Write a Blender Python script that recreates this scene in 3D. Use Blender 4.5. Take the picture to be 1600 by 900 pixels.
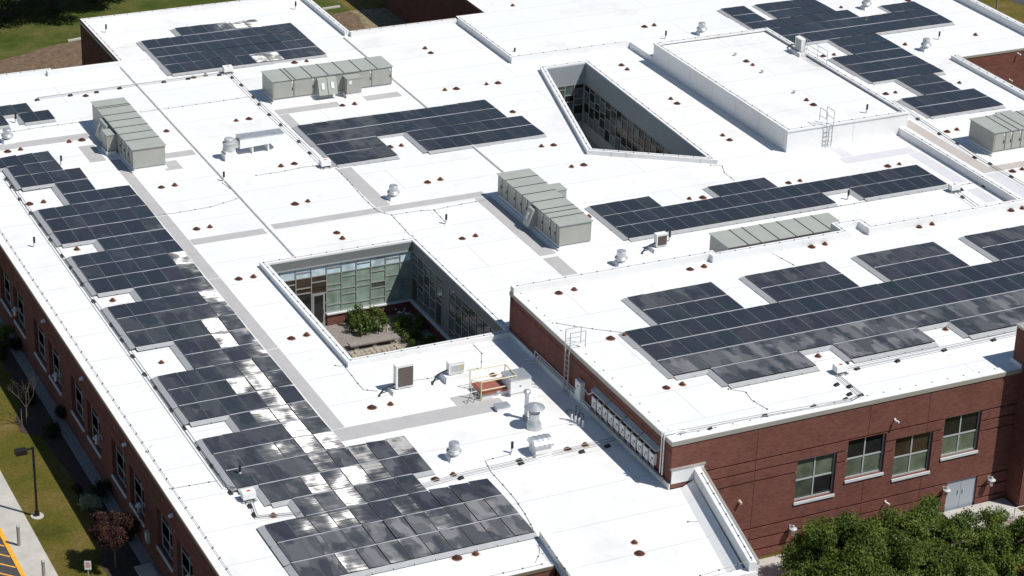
import bpy, math, random
import numpy as np
random.seed(7); RNG = np.random.default_rng(7)
S = bpy.context.scene; COL = S.collection
for o in list(bpy.data.objects): bpy.data.objects.remove(o)
# ------------------------------------------------------------ camera (solved from the roof's straight lines)
RX = np.array([0.9026502675, -0.4293121005, 0.0302260621])
DN = np.array([-0.1587776070, -0.3974688590, -0.9037744064])
FW = np.array([0.4000152072, 0.8109929879, -0.4269405199])
FPX = 3680.49; CAM = np.array([-52.5, -106.4, 56.0])
from mathutils import Matrix, Vector
cd = bpy.data.cameras.new('camera'); cam = bpy.data.objects.new('camera', cd); COL.objects.link(cam)
cd.sensor_width = 36; cd.lens = FPX/1600*36; cd.clip_start = 1; cd.clip_end = 3000
cam.matrix_world = Matrix(((RX[0], -DN[0], -FW[0], CAM[0]), (RX[1], -DN[1], -FW[1], CAM[1]), (RX[2], -DN[2], -FW[2], CAM[2]), (0, 0, 0, 1)))
S.camera = cam
S.render.resolution_x = 1024; S.render.resolution_y = 576
# ------------------------------------------------------------ daylight
SUN = Vector((0.36, -0.42, 0.834)).normalized()
w = bpy.data.worlds.new('World'); S.world = w; w.use_nodes = True
nt = w.node_tree; bgn = nt.nodes['Background']
sky = nt.nodes.new('ShaderNodeTexSky'); sky.sky_type = 'NISHITA'; sky.sun_disc = False
sky.sun_elevation = math.asin(SUN.z); sky.sun_rotation = math.atan2(SUN.x, SUN.y)
sky.air_density = 1.25; sky.dust_density = 0.2; sky.ozone_density = 2.5
nt.links.new(sky.outputs[0], bgn.inputs[0]); bgn.inputs[1].default_value = 0.070
ld = bpy.data.lights.new('sun', 'SUN'); ld.energy = 5.0; ld.angle = math.radians(0.53); ld.color = (1, 0.965, 0.91)
lo = bpy.data.objects.new('sun', ld); COL.objects.link(lo); lo.location = (0, 0, 120)
lo.rotation_euler = (-SUN).to_track_quat('-Z', 'Y').to_euler()
vs = S.view_settings; vs.view_transform = 'Standard'; vs.look = 'None'; vs.exposure = 0.0; vs.gamma = 1.0; vs.use_curve_mapping = False
S.render.engine = 'CYCLES'
GZ = -5.0      # ground; the main roof is z = 0

def at(x, y, z=0.0):            # photo pixel (1600x900) -> point on the horizontal plane z
    d = RX*((x-800)/FPX) + DN*((y-450)/FPX) + FW
    p = CAM + d*((z-CAM[2])/d[2]); return (float(p[0]), float(p[1]), z)

# ------------------------------------------------------------ materials
MT = {}
def mat(name, col, rough=0.6, metal=0.0, noise=0.0, nscale=3.0, spec=0.5, bump=0.0, bscale=30.0):
    m = bpy.data.materials.new(name); m.use_nodes = True; t = m.node_tree
    b = t.nodes['Principled BSDF']; b.inputs['Roughness'].default_value = rough; b.inputs['Metallic'].default_value = metal
    b.inputs['Specular IOR Level'].default_value = spec
    b.inputs['Base Color'].default_value = (*col, 1)
    if noise:
        tc = t.nodes.new('ShaderNodeTexCoord'); n = t.nodes.new('ShaderNodeTexNoise'); n.inputs['Scale'].default_value = nscale
        n.inputs['Detail'].default_value = 6; n.inputs['Roughness'].default_value = 0.62
        r = t.nodes.new('ShaderNodeMapRange'); r.inputs['From Min'].default_value = 0.3; r.inputs['From Max'].default_value = 0.7
        r.inputs['To Min'].default_value = 1-noise; r.inputs['To Max'].default_value = 1+noise
        mx = t.nodes.new('ShaderNodeVectorMath'); mx.operation = 'SCALE'; mx.inputs[0].default_value = col
        t.links.new(tc.outputs['Object'], n.inputs['Vector']); t.links.new(n.outputs['Fac'], r.inputs['Value'])
        t.links.new(r.outputs[0], mx.inputs['Scale']); t.links.new(mx.outputs[0], b.inputs['Base Color'])
    if bump:
        tc = t.nodes.new('ShaderNodeTexCoord'); n = t.nodes.new('ShaderNodeTexNoise'); n.inputs['Scale'].default_value = bscale; n.inputs['Detail'].default_value = 5
        bp = t.nodes.new('ShaderNodeBump'); bp.inputs['Strength'].default_value = bump; bp.inputs['Distance'].default_value = 0.05
        t.links.new(tc.outputs['Object'], n.inputs['Vector']); t.links.new(n.outputs['Fac'], bp.inputs['Height']); t.links.new(bp.outputs[0], b.inputs['Normal'])
    MT[name] = m; return m
def ramp(t, fac, stops):
    r = t.nodes.new('ShaderNodeValToRGB'); e = r.color_ramp.elements
    while len(e) < len(stops): e.new(0.5)
    for i, (p, c) in enumerate(stops): e[i].position = p; e[i].color = (*c, 1)
    t.links.new(fac, r.inputs[0]); return r.outputs[0]
def math_(t, op, a, b=None, c=None):
    n = t.nodes.new('ShaderNodeMath'); n.operation = op
    for i, v in enumerate((a, b, c)):
        if v is None: continue
        if isinstance(v, (int, float)): n.inputs[i].default_value = v
        else: t.links.new(v, n.inputs[i])
    return n.outputs[0]
def mixc(t, fac, a, b):
    n = t.nodes.new('ShaderNodeMix'); n.data_type = 'RGBA'
    for i, v in ((0, fac), (6, a), (7, b)):
        if isinstance(v, (int, float)): n.inputs[i].default_value = v
        elif isinstance(v, tuple): n.inputs[i].default_value = (*v, 1)
        else: t.links.new(v, n.inputs[i])
    return n.outputs[2]
def noise_(t, vec, scale, detail=5, rough=0.6):
    n = t.nodes.new('ShaderNodeTexNoise'); n.inputs['Scale'].default_value = scale; n.inputs['Detail'].default_value = detail; n.inputs['Roughness'].default_value = rough
    if vec is not None: t.links.new(vec, n.inputs['Vector'])
    return n.outputs['Fac']

def membrane():
    m = bpy.data.materials.new('white_membrane'); m.use_nodes = True; t = m.node_tree; b = t.nodes['Principled BSDF']
    g = t.nodes.new('ShaderNodeNewGeometry'); pos = g.outputs['Position']
    br = t.nodes.new('ShaderNodeTexBrick'); br.inputs['Scale'].default_value = 1; br.inputs['Brick Width'].default_value = 30; br.inputs['Row Height'].default_value = 3.05
    br.inputs['Mortar Size'].default_value = 0.045; br.inputs['Mortar Smooth'].default_value = 0.6
    br.inputs['Color1'].default_value = (1, 1, 1, 1); br.inputs['Color2'].default_value = (.97, .97, .97, 1); br.inputs['Mortar'].default_value = (.80, .80, .80, 1)
    t.links.new(pos, br.inputs['Vector'])
    big = ramp(t, noise_(t, pos, 0.16, 8, 0.65), [(.30, (.66, .65, .635)), (.46, (.735, .735, .73)), (.7, (.715, .72, .725))])
    st = ramp(t, noise_(t, pos, 0.9, 9, 0.75), [(.26, (.76, .74, .71)), (.36, (.96, .955, .95)), (.44, (1, 1, 1))])
    def mul(a, c):
        n = t.nodes.new('ShaderNodeMix'); n.data_type = 'RGBA'; n.blend_type = 'MULTIPLY'; n.inputs[0].default_value = 1
        t.links.new(a, n.inputs[6]); t.links.new(c, n.inputs[7]); return n.outputs[2]
    t.links.new(mul(mul(big, br.outputs['Color']), st), b.inputs['Base Color'])
    b.inputs['Roughness'].default_value = 0.55; b.inputs['Specular IOR Level'].default_value = 0.3
    bp = t.nodes.new('ShaderNodeBump'); bp.inputs['Strength'].default_value = 0.25; bp.inputs['Distance'].default_value = 0.2
    t.links.new(noise_(t, pos, 0.5, 3), bp.inputs['Height']); t.links.new(bp.outputs[0], b.inputs['Normal'])
    MT['membrane'] = m
membrane()

def brickmat(name, c1, c2, mortar, horiz):
    m = bpy.data.materials.new(name); m.use_nodes = True; t = m.node_tree; b = t.nodes['Principled BSDF']
    g = t.nodes.new('ShaderNodeNewGeometry'); sp = t.nodes.new('ShaderNodeSeparateXYZ'); t.links.new(g.outputs['Position'], sp.inputs[0])
    cx = t.nodes.new('ShaderNodeCombineXYZ'); t.links.new(sp.outputs[horiz], cx.inputs[0]); t.links.new(sp.outputs['Z'], cx.inputs[1])
    br = t.nodes.new('ShaderNodeTexBrick'); br.inputs['Scale'].default_value = 1; br.inputs['Brick Width'].default_value = 0.22; br.inputs['Row Height'].default_value = 0.075
    br.inputs['Mortar Size'].default_value = 0.008; br.inputs['Color1'].default_value = (*c1, 1); br.inputs['Color2'].default_value = (*c2, 1); br.inputs['Mortar'].default_value = (*mortar, 1)
    br.inputs['Bias'].default_value = 0.1
    t.links.new(cx.outputs[0], br.inputs['Vector'])
    v = ramp(t, noise_(t, g.outputs['Position'], 0.7, 7, 0.7), [(.3, (.80, .78, .76)), (.5, (1, 1, 1)), (.72, (1.12, 1.08, 1.05))])
    n = t.nodes.new('ShaderNodeMix'); n.data_type = 'RGBA'; n.blend_type = 'MULTIPLY'; n.inputs[0].default_value = 1
    t.links.new(br.outputs['Color'], n.inputs[6]); t.links.new(v, n.inputs[7]); t.links.new(n.outputs[2], b.inputs['Base Color'])
    b.inputs['Roughness'].default_value = 0.85; b.inputs['Specular IOR Level'].default_value = 0.2
    bp = t.nodes.new('ShaderNodeBump'); bp.inputs['Strength'].default_value = 0.5; bp.inputs['Distance'].default_value = 0.012; bp.invert = True
    t.links.new(br.outputs['Fac'], bp.inputs['Height']); t.links.new(bp.outputs[0], b.inputs['Normal'])
    MT[name] = m
brickmat('brick_x', (.198, .070, .052), (.138, .047, .037), (.17, .105, .09), 'X')
brickmat('brick_y', (.198, .070, .052), (.138, .047, .037), (.17, .105, .09), 'Y')

def panelmat():
    m = bpy.data.materials.new('solar_glass'); m.use_nodes = True; t = m.node_tree
    for n in list(t.nodes): t.nodes.remove(n)
    out = t.nodes.new('ShaderNodeOutputMaterial')
    tc = t.nodes.new('ShaderNodeTexCoord'); g = t.nodes.new('ShaderNodeNewGeometry'); oi = t.nodes.new('ShaderNodeObjectInfo')
    so = t.nodes.new('ShaderNodeSeparateXYZ'); t.links.new(tc.outputs['Object'], so.inputs[0])
    sc = t.nodes.new('ShaderNodeSeparateColor'); t.links.new(oi.outputs['Color'], sc.inputs[0])
    dirt, hue, glint_amt = sc.outputs[0], sc.outputs[1], sc.outputs[2]  # third channel sets glint strength per panel, chosen to place the highlights
    cell = mixc(t, hue, (.015, .018, .031), (.012, .021, .029))
    # six by ten cells with thin busbar gaps
    fx = math_(t, 'ABSOLUTE', math_(t, 'SUBTRACT', math_(t, 'FRACT', math_(t, 'MULTIPLY', so.outputs[0], 6/0.96)), 0.5))
    fy = math_(t, 'ABSOLUTE', math_(t, 'SUBTRACT', math_(t, 'FRACT', math_(t, 'MULTIPLY', so.outputs[1], 10/1.62)), 0.5))
    line = math_(t, 'GREATER_THAN', math_(t, 'MAXIMUM', fx, fy), 0.478)
    cell = mixc(t, math_(t, 'MULTIPLY', line, 0.5), cell, (.07, .075, .085))
    pos = g.outputs['Position']
    # dried dust film with washed areas
    def stretch(v, s):
        mp = t.nodes.new('ShaderNodeMapping'); mp.inputs['Scale'].default_value = s; t.links.new(v, mp.inputs['Vector']); return mp.outputs[0]
    film = ramp(t, noise_(t, stretch(pos, (1.1, .55, 1)), 0.8, 3, .5), [(.44, (0, 0, 0)), (.50, (1, 1, 1))])
    vb = t.nodes.new('ShaderNodeTexVoronoi'); vb.inputs['Scale'].default_value = 1.0; vb.distance = 'CHEBYCHEV'; t.links.new(stretch(pos, (1.7, .55, 1)), vb.inputs['Vector'])
    sv = t.nodes.new('ShaderNodeSeparateColor'); t.links.new(vb.outputs['Color'], sv.inputs[0])
    fm = math_(t, 'MULTIPLY', math_(t, 'MULTIPLY_ADD', sv.outputs[0], .75, .25), math_(t, 'MULTIPLY_ADD', film, .7, .3))
    dm = math_(t, 'MULTIPLY', fm, dirt)
    fine = noise_(t, pos, 25, 3)
    col = mixc(t, dm, cell, mixc(t, fine, (.21, .205, .21), (.29, .285, .285)))
    col = mixc(t, 0.03, col, (.3, .29, .27))
    df = t.nodes.new('ShaderNodeBsdfDiffuse'); t.links.new(col, df.inputs[0])
    # streak the normal along x to give the sun glints ragged edges
    st = noise_(t, stretch(pos, (.25, 9, 1)), 1.0, 4, .7); lf = noise_(t, stretch(pos, (1, .8, 1)), 0.9, 2)
    nx = math_(t, 'MULTIPLY_ADD', math_(t, 'SUBTRACT', st, .5), .035, math_(t, 'MULTIPLY', math_(t, 'SUBTRACT', lf, .5), .055))
    cv = t.nodes.new('ShaderNodeCombineXYZ'); t.links.new(nx, cv.inputs[0])
    ad = t.nodes.new('ShaderNodeVectorMath'); ad.operation = 'ADD'; t.links.new(g.outputs['Normal'], ad.inputs[0]); t.links.new(cv.outputs[0], ad.inputs[1])
    nn = t.nodes.new('ShaderNodeVectorMath'); nn.operation = 'NORMALIZE'; t.links.new(ad.outputs[0], nn.inputs[0])
    tg = t.nodes.new('ShaderNodeCombineXYZ'); tg.inputs[0].default_value = 1
    an = t.nodes.new('ShaderNodeBsdfAnisotropic'); an.distribution = 'GGX'; an.inputs['Color'].default_value = (1, 1, 1, 1)
    an.inputs['Roughness'].default_value = 0.25; an.inputs['Anisotropy'].default_value = 0.92
    t.links.new(nn.outputs[0], an.inputs['Normal']); t.links.new(tg.outputs[0], an.inputs['Tangent'])
    gl = t.nodes.new('ShaderNodeBsdfAnisotropic'); gl.inputs['Roughness'].default_value = 0.08; gl.inputs['Color'].default_value = (1, 1, 1, 1)
    fr = t.nodes.new('ShaderNodeFresnel'); fr.inputs[0].default_value = 1.33
    m1 = t.nodes.new('ShaderNodeMixShader'); t.links.new(math_(t, 'MULTIPLY', fr.outputs[0], .75), m1.inputs[0]); t.links.new(df.outputs[0], m1.inputs[1]); t.links.new(gl.outputs[0], m1.inputs[2])
    m2 = t.nodes.new('ShaderNodeMixShader'); t.links.new(math_(t, 'MULTIPLY', glint_amt, .06), m2.inputs[0]); t.links.new(m1.outputs[0], m2.inputs[1]); t.links.new(an.outputs[0], m2.inputs[2])
    t.links.new(m2.outputs[0], out.inputs[0]); MT['solar_glass'] = m
panelmat()

def groundmat(name='lawn', stops=((.30, (.06, .062, .010)), (.45, (.10, .092, .016)), (.56, (.13, .102, .026)), (.72, (.19, .145, .06)))):
    m = bpy.data.materials.new(name); m.use_nodes = True; t = m.node_tree; b = t.nodes['Principled BSDF']
    g = t.nodes.new('ShaderNodeNewGeometry'); pos = g.outputs['Position']
    a = ramp(t, noise_(t, pos, 0.35, 9, .68), list(stops))
    f = ramp(t, noise_(t, pos, 7, 6, .8), [(.25, (.40, .42, .4)), (.5, (1, 1, 1)), (.78, (1.6, 1.55, 1.4))])
    n = t.nodes.new('ShaderNodeMix'); n.data_type = 'RGBA'; n.blend_type = 'MULTIPLY'; n.inputs[0].default_value = 1
    t.links.new(a, n.inputs[6]); t.links.new(f, n.inputs[7]); t.links.new(n.outputs[2], b.inputs['Base Color'])
    b.inputs['Roughness'].default_value = 0.95; b.inputs['Specular IOR Level'].default_value = 0.1
    bp = t.nodes.new('ShaderNodeBump'); bp.inputs['Strength'].default_value = 0.9; bp.inputs['Distance'].default_value = 0.08
    t.links.new(noise_(t, pos, 11, 6, .8), bp.inputs['Height']); t.links.new(bp.outputs[0], b.inputs['Normal'])
    MT[name] = m
groundmat(); groundmat('lawn_green', ((.30, (.030, .050, .009)), (.46, (.055, .078, .014)), (.60, (.10, .10, .03)), (.74, (.17, .13, .06))))
mat('soil', (.13, .085, .05), .95, noise=.45, nscale=2.2, bump=.8, bscale=6)
mat('dry_grass', (.20, .16, .09), .95, noise=.5, nscale=2.6, bump=.8, bscale=8)
mat('mulch', (.045, .03, .022), .95, noise=.5, nscale=5, bump=.9, bscale=14)
mat('concrete', (.43, .41, .37), .85, noise=.12, nscale=1.2)
mat('asphalt', (.05, .05, .052), .9, noise=.3, nscale=4)
mat('gravel_strip', (.22, .22, .21), .9, noise=.4, nscale=9)
mat('yellow_paint', (.75, .36, .03), .6, noise=.15, nscale=4)
mat('orange_paint', (.72, .36, .06), .6, noise=.2, nscale=5)
mat('pad', (.40, .39, .385), .8, noise=.06, nscale=1.5)
mat('pad_tan', (.44, .40, .37), .8, noise=.06, nscale=1.5)
mat('pad_pale', (.57, .56, .59), .7, noise=.04, nscale=1.5)
mat('joint', (.62, .62, .61), .6, noise=.1, nscale=2)
mat('coping', (.44, .42, .38), .4, .3, noise=.06)
mat('coping_edge', (.36, .345, .31), .45, .2)
mat('coping_tan', (.20, .165, .12), .5, .2)
mat('coping_bronze', (.16, .09, .05), .5, .2)
mat('rtu', (.345, .36, .325), .42, noise=.05, nscale=.8)
mat('rtu_dark', (.045, .05, .045), .6)
mat('rtu_side', (.325, .33, .30), .45, noise=.06, nscale=1.4)
mat('galv', (.58, .60, .62), .38, .65, noise=.12, nscale=4)
mat('galv_dull', (.45, .46, .46), .55, .3, noise=.15, nscale=3)
mat('white_paint', (.76, .765, .76), .45, noise=.05, nscale=3)
mat('white_box', (.70, .71, .70), .45, noise=.08, nscale=4)
mat('lamp_grey', (.42, .44, .44), .45)
mat('grille', (.11, .085, .075), .6, noise=.15, nscale=12)
mat('black', (.018, .018, .018), .6)
mat('dark_bronze', (.02, .014, .011), .45, .3)
mat('rust', (.085, .028, .016), .75, noise=.45, nscale=9)
mat('rust_light', (.16, .065, .036), .75, noise=.4, nscale=9)
mat('rust_stain', (.55, .42, .34), .8, noise=.25, nscale=4)
mat('deflector', (.40, .405, .41), .5, .2, noise=.07, nscale=2)
mat('frame_metal', (.56, .57, .57), .4, .35)
mat('panel_side', (.22, .225, .235), .4, .3)
mat('rail_alu', (.38, .39, .42), .5, .1)
mat('panel_edge', (.02, .02, .022), .4, .3)
mat('cable', (.30, .29, .28), .6, .3)
mat('conduit', (.17, .175, .175), .5, .3)
mat('metal_panel', (.20, .215, .215), .5, .2, noise=.07, nscale=1)
mat('metal_panel_b', (.34, .37, .385), .5, .2, noise=.05, nscale=1)
mat('mullion', (.36, .37, .36), .45, .3)
mat('win_frame', (.38, .40, .40), .45)
mat('sill', (.56, .58, .59), .6, noise=.05)
mat('hatch_red', (.30, .10, .07), .6, noise=.12, nscale=3)
mat('rail_yellow', (.62, .58, .36), .5)
mat('red_mark', (.6, .04, .03), .5)
mat('yellow_mark', (.7, .5, .04), .5)
mat('door_paint', (.34, .37, .42), .5, noise=.03)
mat('paver', (.24, .21, .19), .85, noise=.25, nscale=5)
mat('stone', (.34, .30, .24), .9, noise=.5, nscale=3.5, bump=.8, bscale=5)
mat('bark', (.055, .04, .03), .9, noise=.3, nscale=8)
mat('bark_pale', (.13, .10, .075), .9, noise=.3, nscale=8)
mat('flower_white', (.7, .7, .66), .8)
mat('steel_pole', (.33, .33, .33), .5, .4, noise=.1)
mat('roof_pvc', (.6, .6, .6), .5)
def glassmat(name, base, rough=.06):
    m = bpy.data.materials.new(name); m.use_nodes = True; t = m.node_tree; b = t.nodes['Principled BSDF']
    g = t.nodes.new('ShaderNodeNewGeometry')
    v = ramp(t, noise_(t, g.outputs['Position'], 1.1, 3), [(.35, tuple(c*.7 for c in base)), (.65, tuple(min(1, c*1.25) for c in base))])
    t.links.new(v, b.inputs['Base Color']); b.inputs['Roughness'].default_value = rough; b.inputs['IOR'].default_value = 1.5
    b.inputs['Specular IOR Level'].default_value = .5; MT[name] = m
glassmat('glass_blue', (.52, .64, .68)); glassmat('glass_green', (.24, .31, .255)); glassmat('glass_dark', (.018, .019, .018)); glassmat('glass_teal', (.095, .13, .13))
glassmat('glass_pale', (.13, .17, .165)); glassmat('glass_olive', (.115, .14, .10)); glassmat('glass_brown', (.045, .033, .022)); glassmat('glass_mid', (.07, .085, .06))
def leafmat(name, cols):
    m = bpy.data.materials.new(name); m.use_nodes = True; t = m.node_tree
    for n in list(t.nodes): t.nodes.remove(n)
    out = t.nodes.new('ShaderNodeOutputMaterial'); g = t.nodes.new('ShaderNodeNewGeometry')
    n1 = noise_(t, g.outputs['Position'], 0.55, 4); n2 = noise_(t, g.outputs['Position'], 5, 3)
    f = math_(t, 'MULTIPLY_ADD', n1, .55, math_(t, 'MULTIPLY', n2, .45))
    c = ramp(t, f, [(.36, cols[0]), (.5, cols[1]), (.64, cols[2])])
    d = t.nodes.new('ShaderNodeBsdfDiffuse'); tr = t.nodes.new('ShaderNodeBsdfTranslucent'); gl = t.nodes.new('ShaderNodeBsdfAnisotropic'); gl.inputs['Roughness'].default_value = .45
    t.links.new(c, d.inputs[0]); t.links.new(c, tr.inputs[0])
    a = t.nodes.new('ShaderNodeMixShader'); a.inputs[0].default_value = .28; t.links.new(d.outputs[0], a.inputs[1]); t.links.new(tr.outputs[0], a.inputs[2])
    bb = t.nodes.new('ShaderNodeMixShader'); bb.inputs[0].default_value = .015; t.links.new(a.outputs[0], bb.inputs[1]); t.links.new(gl.outputs[0], bb.inputs[2])
    t.links.new(bb.outputs[0], out.inputs[0]); MT[name] = m
leafmat('leaf_green', ((.040, .066, .013), (.088, .128, .023), (.18, .215, .042)))
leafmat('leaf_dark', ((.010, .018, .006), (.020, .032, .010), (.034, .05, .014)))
leafmat('leaf_purple', ((.030, .013, .010), (.058, .026, .020), (.10, .045, .032)))
leafmat('leaf_bright', ((.05, .085, .018), (.085, .13, .026), (.14, .18, .05)))
leafmat('leaf_pale', ((.15, .19, .11), (.28, .33, .20), (.45, .48, .33)))

# ------------------------------------------------------------ mesh helpers
class MB:
    def __init__(s): s.v = []; s.f = []; s.m = []; s.mi = 0; s.smooth = False
    def face(s, pts, mi=None):
        n = len(s.v); s.v += [tuple(map(float, p)) for p in pts]; s.f.append(list(range(n, n+len(pts)))); s.m.append(s.mi if mi is None else mi)
    def box(s, a, b, mi=None):
        (x0, y0, z0), (x1, y1, z1) = a, b
        c = [(x0, y0, z0), (x1, y0, z0), (x1, y1, z0), (x0, y1, z0), (x0, y0, z1), (x1, y0, z1), (x1, y1, z1), (x0, y1, z1)]
        return s.hexa(c, mi)
    def hexa(s, c, mi=None):
        n = len(s.v); s.v += [tuple(map(float, p)) for p in c]
        for f in ((0, 3, 2, 1), (4, 5, 6, 7), (0, 1, 5, 4), (1, 2, 6, 5), (2, 3, 7, 6), (3, 0, 4, 7)):
            s.f.append([n+i for i in f]); s.m.append(s.mi if mi is None else mi)
        return s
    def prism(s, poly, z0, z1, mi=None, top=True, bottom=True):
        n = len(s.v); k = len(poly)
        s.v += [(float(x), float(y), float(z0)) for x, y in poly] + [(float(x), float(y), float(z1)) for x, y in poly]
        mm = s.mi if mi is None else mi
        for i in range(k):
            j = (i+1) % k; s.f.append([n+i, n+j, n+k+j, n+k+i]); s.m.append(mm)
        if top: s.f.append([n+k+i for i in range(k)]); s.m.append(mm)
        if bottom: s.f.append([n+k-1-i for i in range(k)]); s.m.append(mm)
        return s
    def cyl(s, p0, p1, r0, r1=None, n=12, mi=None, caps=True):
        r1 = r0 if r1 is None else r1; p0 = Vector(p0); p1 = Vector(p1); d = (p1-p0)
        if d.length < 1e-6: return s
        d.normalize(); u = d.orthogonal().normalized(); v = d.cross(u); b = len(s.v)
        for p, r in ((p0, r0), (p1, r1)):
            for i in range(n):
                a = 2*math.pi*i/n; q = p+u*(r*math.cos(a))+v*(r*math.sin(a)); s.v.append(tuple(q))
        mm = s.mi if mi is None else mi
        for i in range(n):
            j = (i+1) % n; s.f.append([b+i, b+j, b+n+j, b+n+i]); s.m.append(mm)
        if caps:
            s.f.append([b+n-1-i for i in range(n)]); s.m.append(mm); s.f.append([b+n+i for i in range(n)]); s.m.append(mm)
        return s
    def lathe(s, prof, c=(0, 0, 0), n=16, mi=None, sx=1, sy=1):
        b = len(s.v); k = len(prof); mm = s.mi if mi is None else mi
        for r, z in prof:
            for i in range(n):
                a = 2*math.pi*i/n; s.v.append((c[0]+r*sx*math.cos(a), c[1]+r*sy*math.sin(a), c[2]+z))
        for q in range(k-1):
            for i in range(n):
                j = (i+1) % n; s.f.append([b+q*n+i, b+q*n+j, b+(q+1)*n+j, b+(q+1)*n+i]); s.m.append(mm)
        s.f.append([b+(k-1)*n+i for i in range(n)]); s.m.append(mm); s.f.append([b+n-1-i for i in range(n)]); s.m.append(mm)
        return s
    def tube(s, pts, r, n=6, mi=None):
        for a, b in zip(pts[:-1], pts[1:]): s.cyl(a, b, r, r, n, mi)
        return s
    def build(s, name, mats, parent=None, origin=None, smooth=False):
        if isinstance(mats, str): mats = [mats]
        o0 = Vector(origin) if origin is not None else (world_loc(parent) if parent else Vector((0, 0, 0)))
        me = bpy.data.meshes.new(name)
        me.from_pydata([(v[0]-o0.x, v[1]-o0.y, v[2]-o0.z) for v in s.v], [], s.f)
        for q in mats: me.materials.append(MT[q])
        if len(mats) > 1: me.polygons.foreach_set('material_index', s.m)
        if smooth: me.polygons.foreach_set('use_smooth', [True]*len(me.polygons))
        me.update()
        o = bpy.data.objects.new(name, me); COL.objects.link(o)
        if parent: o.parent = parent; o.location = o0 - world_loc(parent)
        else: o.location = o0
        return o
WL = {}
def world_loc(o):
    p = Vector(o.location)
    while o.parent: o = o.parent; p = p + Vector(o.location)
    return p
def thing(name, label, cat, loc, group=None, rz=0):
    o = bpy.data.objects.new(name, None); COL.objects.link(o); o.empty_display_size = .2
    o.location = loc; o.rotation_euler.z = rz
    tag(o, label, cat, group); return o
def tag(o, label=None, cat=None, group=None, kind=None):
    if label: o['label'] = label
    if cat: o['category'] = cat
    if group: o['group'] = group
    if kind: o['kind'] = kind
    return o
def dup(root, loc, label=None, group=None, rz=None):
    r = root.copy(); COL.objects.link(r); r.location = loc
    if rz is not None: r.rotation_euler.z = rz
    if label: r['label'] = label
    if group: r['group'] = group
    for ch in root.children:
        c = ch.copy(); COL.objects.link(c); c.parent = r
        for gch in ch.children:
            d = gch.copy(); COL.objects.link(d); d.parent = c
    return r
def struct(name, mb, m):
    o = mb.build(name, m); o['kind'] = 'structure'; return o
from mathutils.geometry import tessellate_polygon
# ------------------------------------------------------------ ground and paths
def sheet(name, poly, z, m, kind='structure'):
    b = MB(); b.face([(x, y, z) for x, y in poly]); o = b.build(name, m); o['kind'] = kind; return o
sheet('lawn', [(-700, -500), (900, -500), (900, 900), (-700, 900)], GZ, 'lawn')
def px(L, z): return [at(x, y, z)[:2] for x, y in L]
sheet('north_lawn', [(-300, 42.6), (15.0, 42.6), (15.0, 260), (-300, 260)], GZ+.002, 'lawn_green')
# north of the building: bare soil with ragged edge
sheet('bare_soil', px([(-60, 105), (0, 94), (40, 84), (62, 76), (95, 68), (130, 63), (260, 62), (260, 130), (-60, 160)], GZ+.004), GZ+.004, 'soil')
sheet('reseeded_ground', px([(250, 30), (330, 16), (420, 4), (470, 0), (470, 40), (250, 60)], GZ+.004), GZ+.004, 'dry_grass')
sheet('bare_soil', px([(500, 26), (545, 17), (560, 24), (572, 47), (575, 60), (500, 60)], GZ+.004), GZ+.004, 'soil')
sheet('reseeded_ground', px([(545, 17), (600, 12), (660, 9), (720, 5), (800, 0), (800, 60), (575, 60), (572, 47), (560, 24)], GZ+.004), GZ+.004, 'dry_grass')
sheet('garden_bed', [(-24.9, 45), (-26.2, 45), (-26.35, 20), (-26.1, 9), (-26.5, 6), (-27.2, 4.4), (-27.3, 2.9), (-26.4, 2.2), (-26.1, -3), (-26.5, -5.2), (-26.2, -7), (-26.3, -9), (-27.2, -11), (-27.1, -12.6), (-26.2, -12.9), (-26.0, -30), (-24.9, -30)], GZ+.005, 'mulch')
sheet('gravel_strip', [(-24.74, 45), (-25.35, 45), (-25.35, -30), (-24.74, -30)], GZ+.010, 'gravel_strip')
# side walk, kerb, asphalt
b = MB(); b.box((-30.7, -60, GZ-.3), (-29.3, 60, GZ+.03))
struct('sidewalk', b, 'concrete')
b = MB(); b.box((-30.92, -60, GZ-.3), (-30.7, 60, GZ+.035)); struct('kerb', b, 'yellow_paint')
sheet('asphalt', [(-90, -60), (-30.92, -60), (-30.92, 60), (-90, 60)], GZ-.0+.001, 'asphalt')
for i in range(9):
    y0 = -13.2+i*1.05
    sheet('hatch_marking', [(-30.95, y0), (-30.95, y0+.13), (-34.5, y0+3.7), (-34.5, y0+3.57)], GZ+.006, 'orange_paint')
sheet('paved_apron', [(-14, -60), (7.0, -60), (7.0, -23.2), (-14, -23.2)], GZ+.004, 'concrete')
# far right: road and verge beyond the last parapet
sheet('road', px([(1490, -20), (1560, -6), (1602, 10), (1640, 24), (1640, -2), (1560, -22)], GZ+.005), GZ+.005, 'asphalt')

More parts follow.
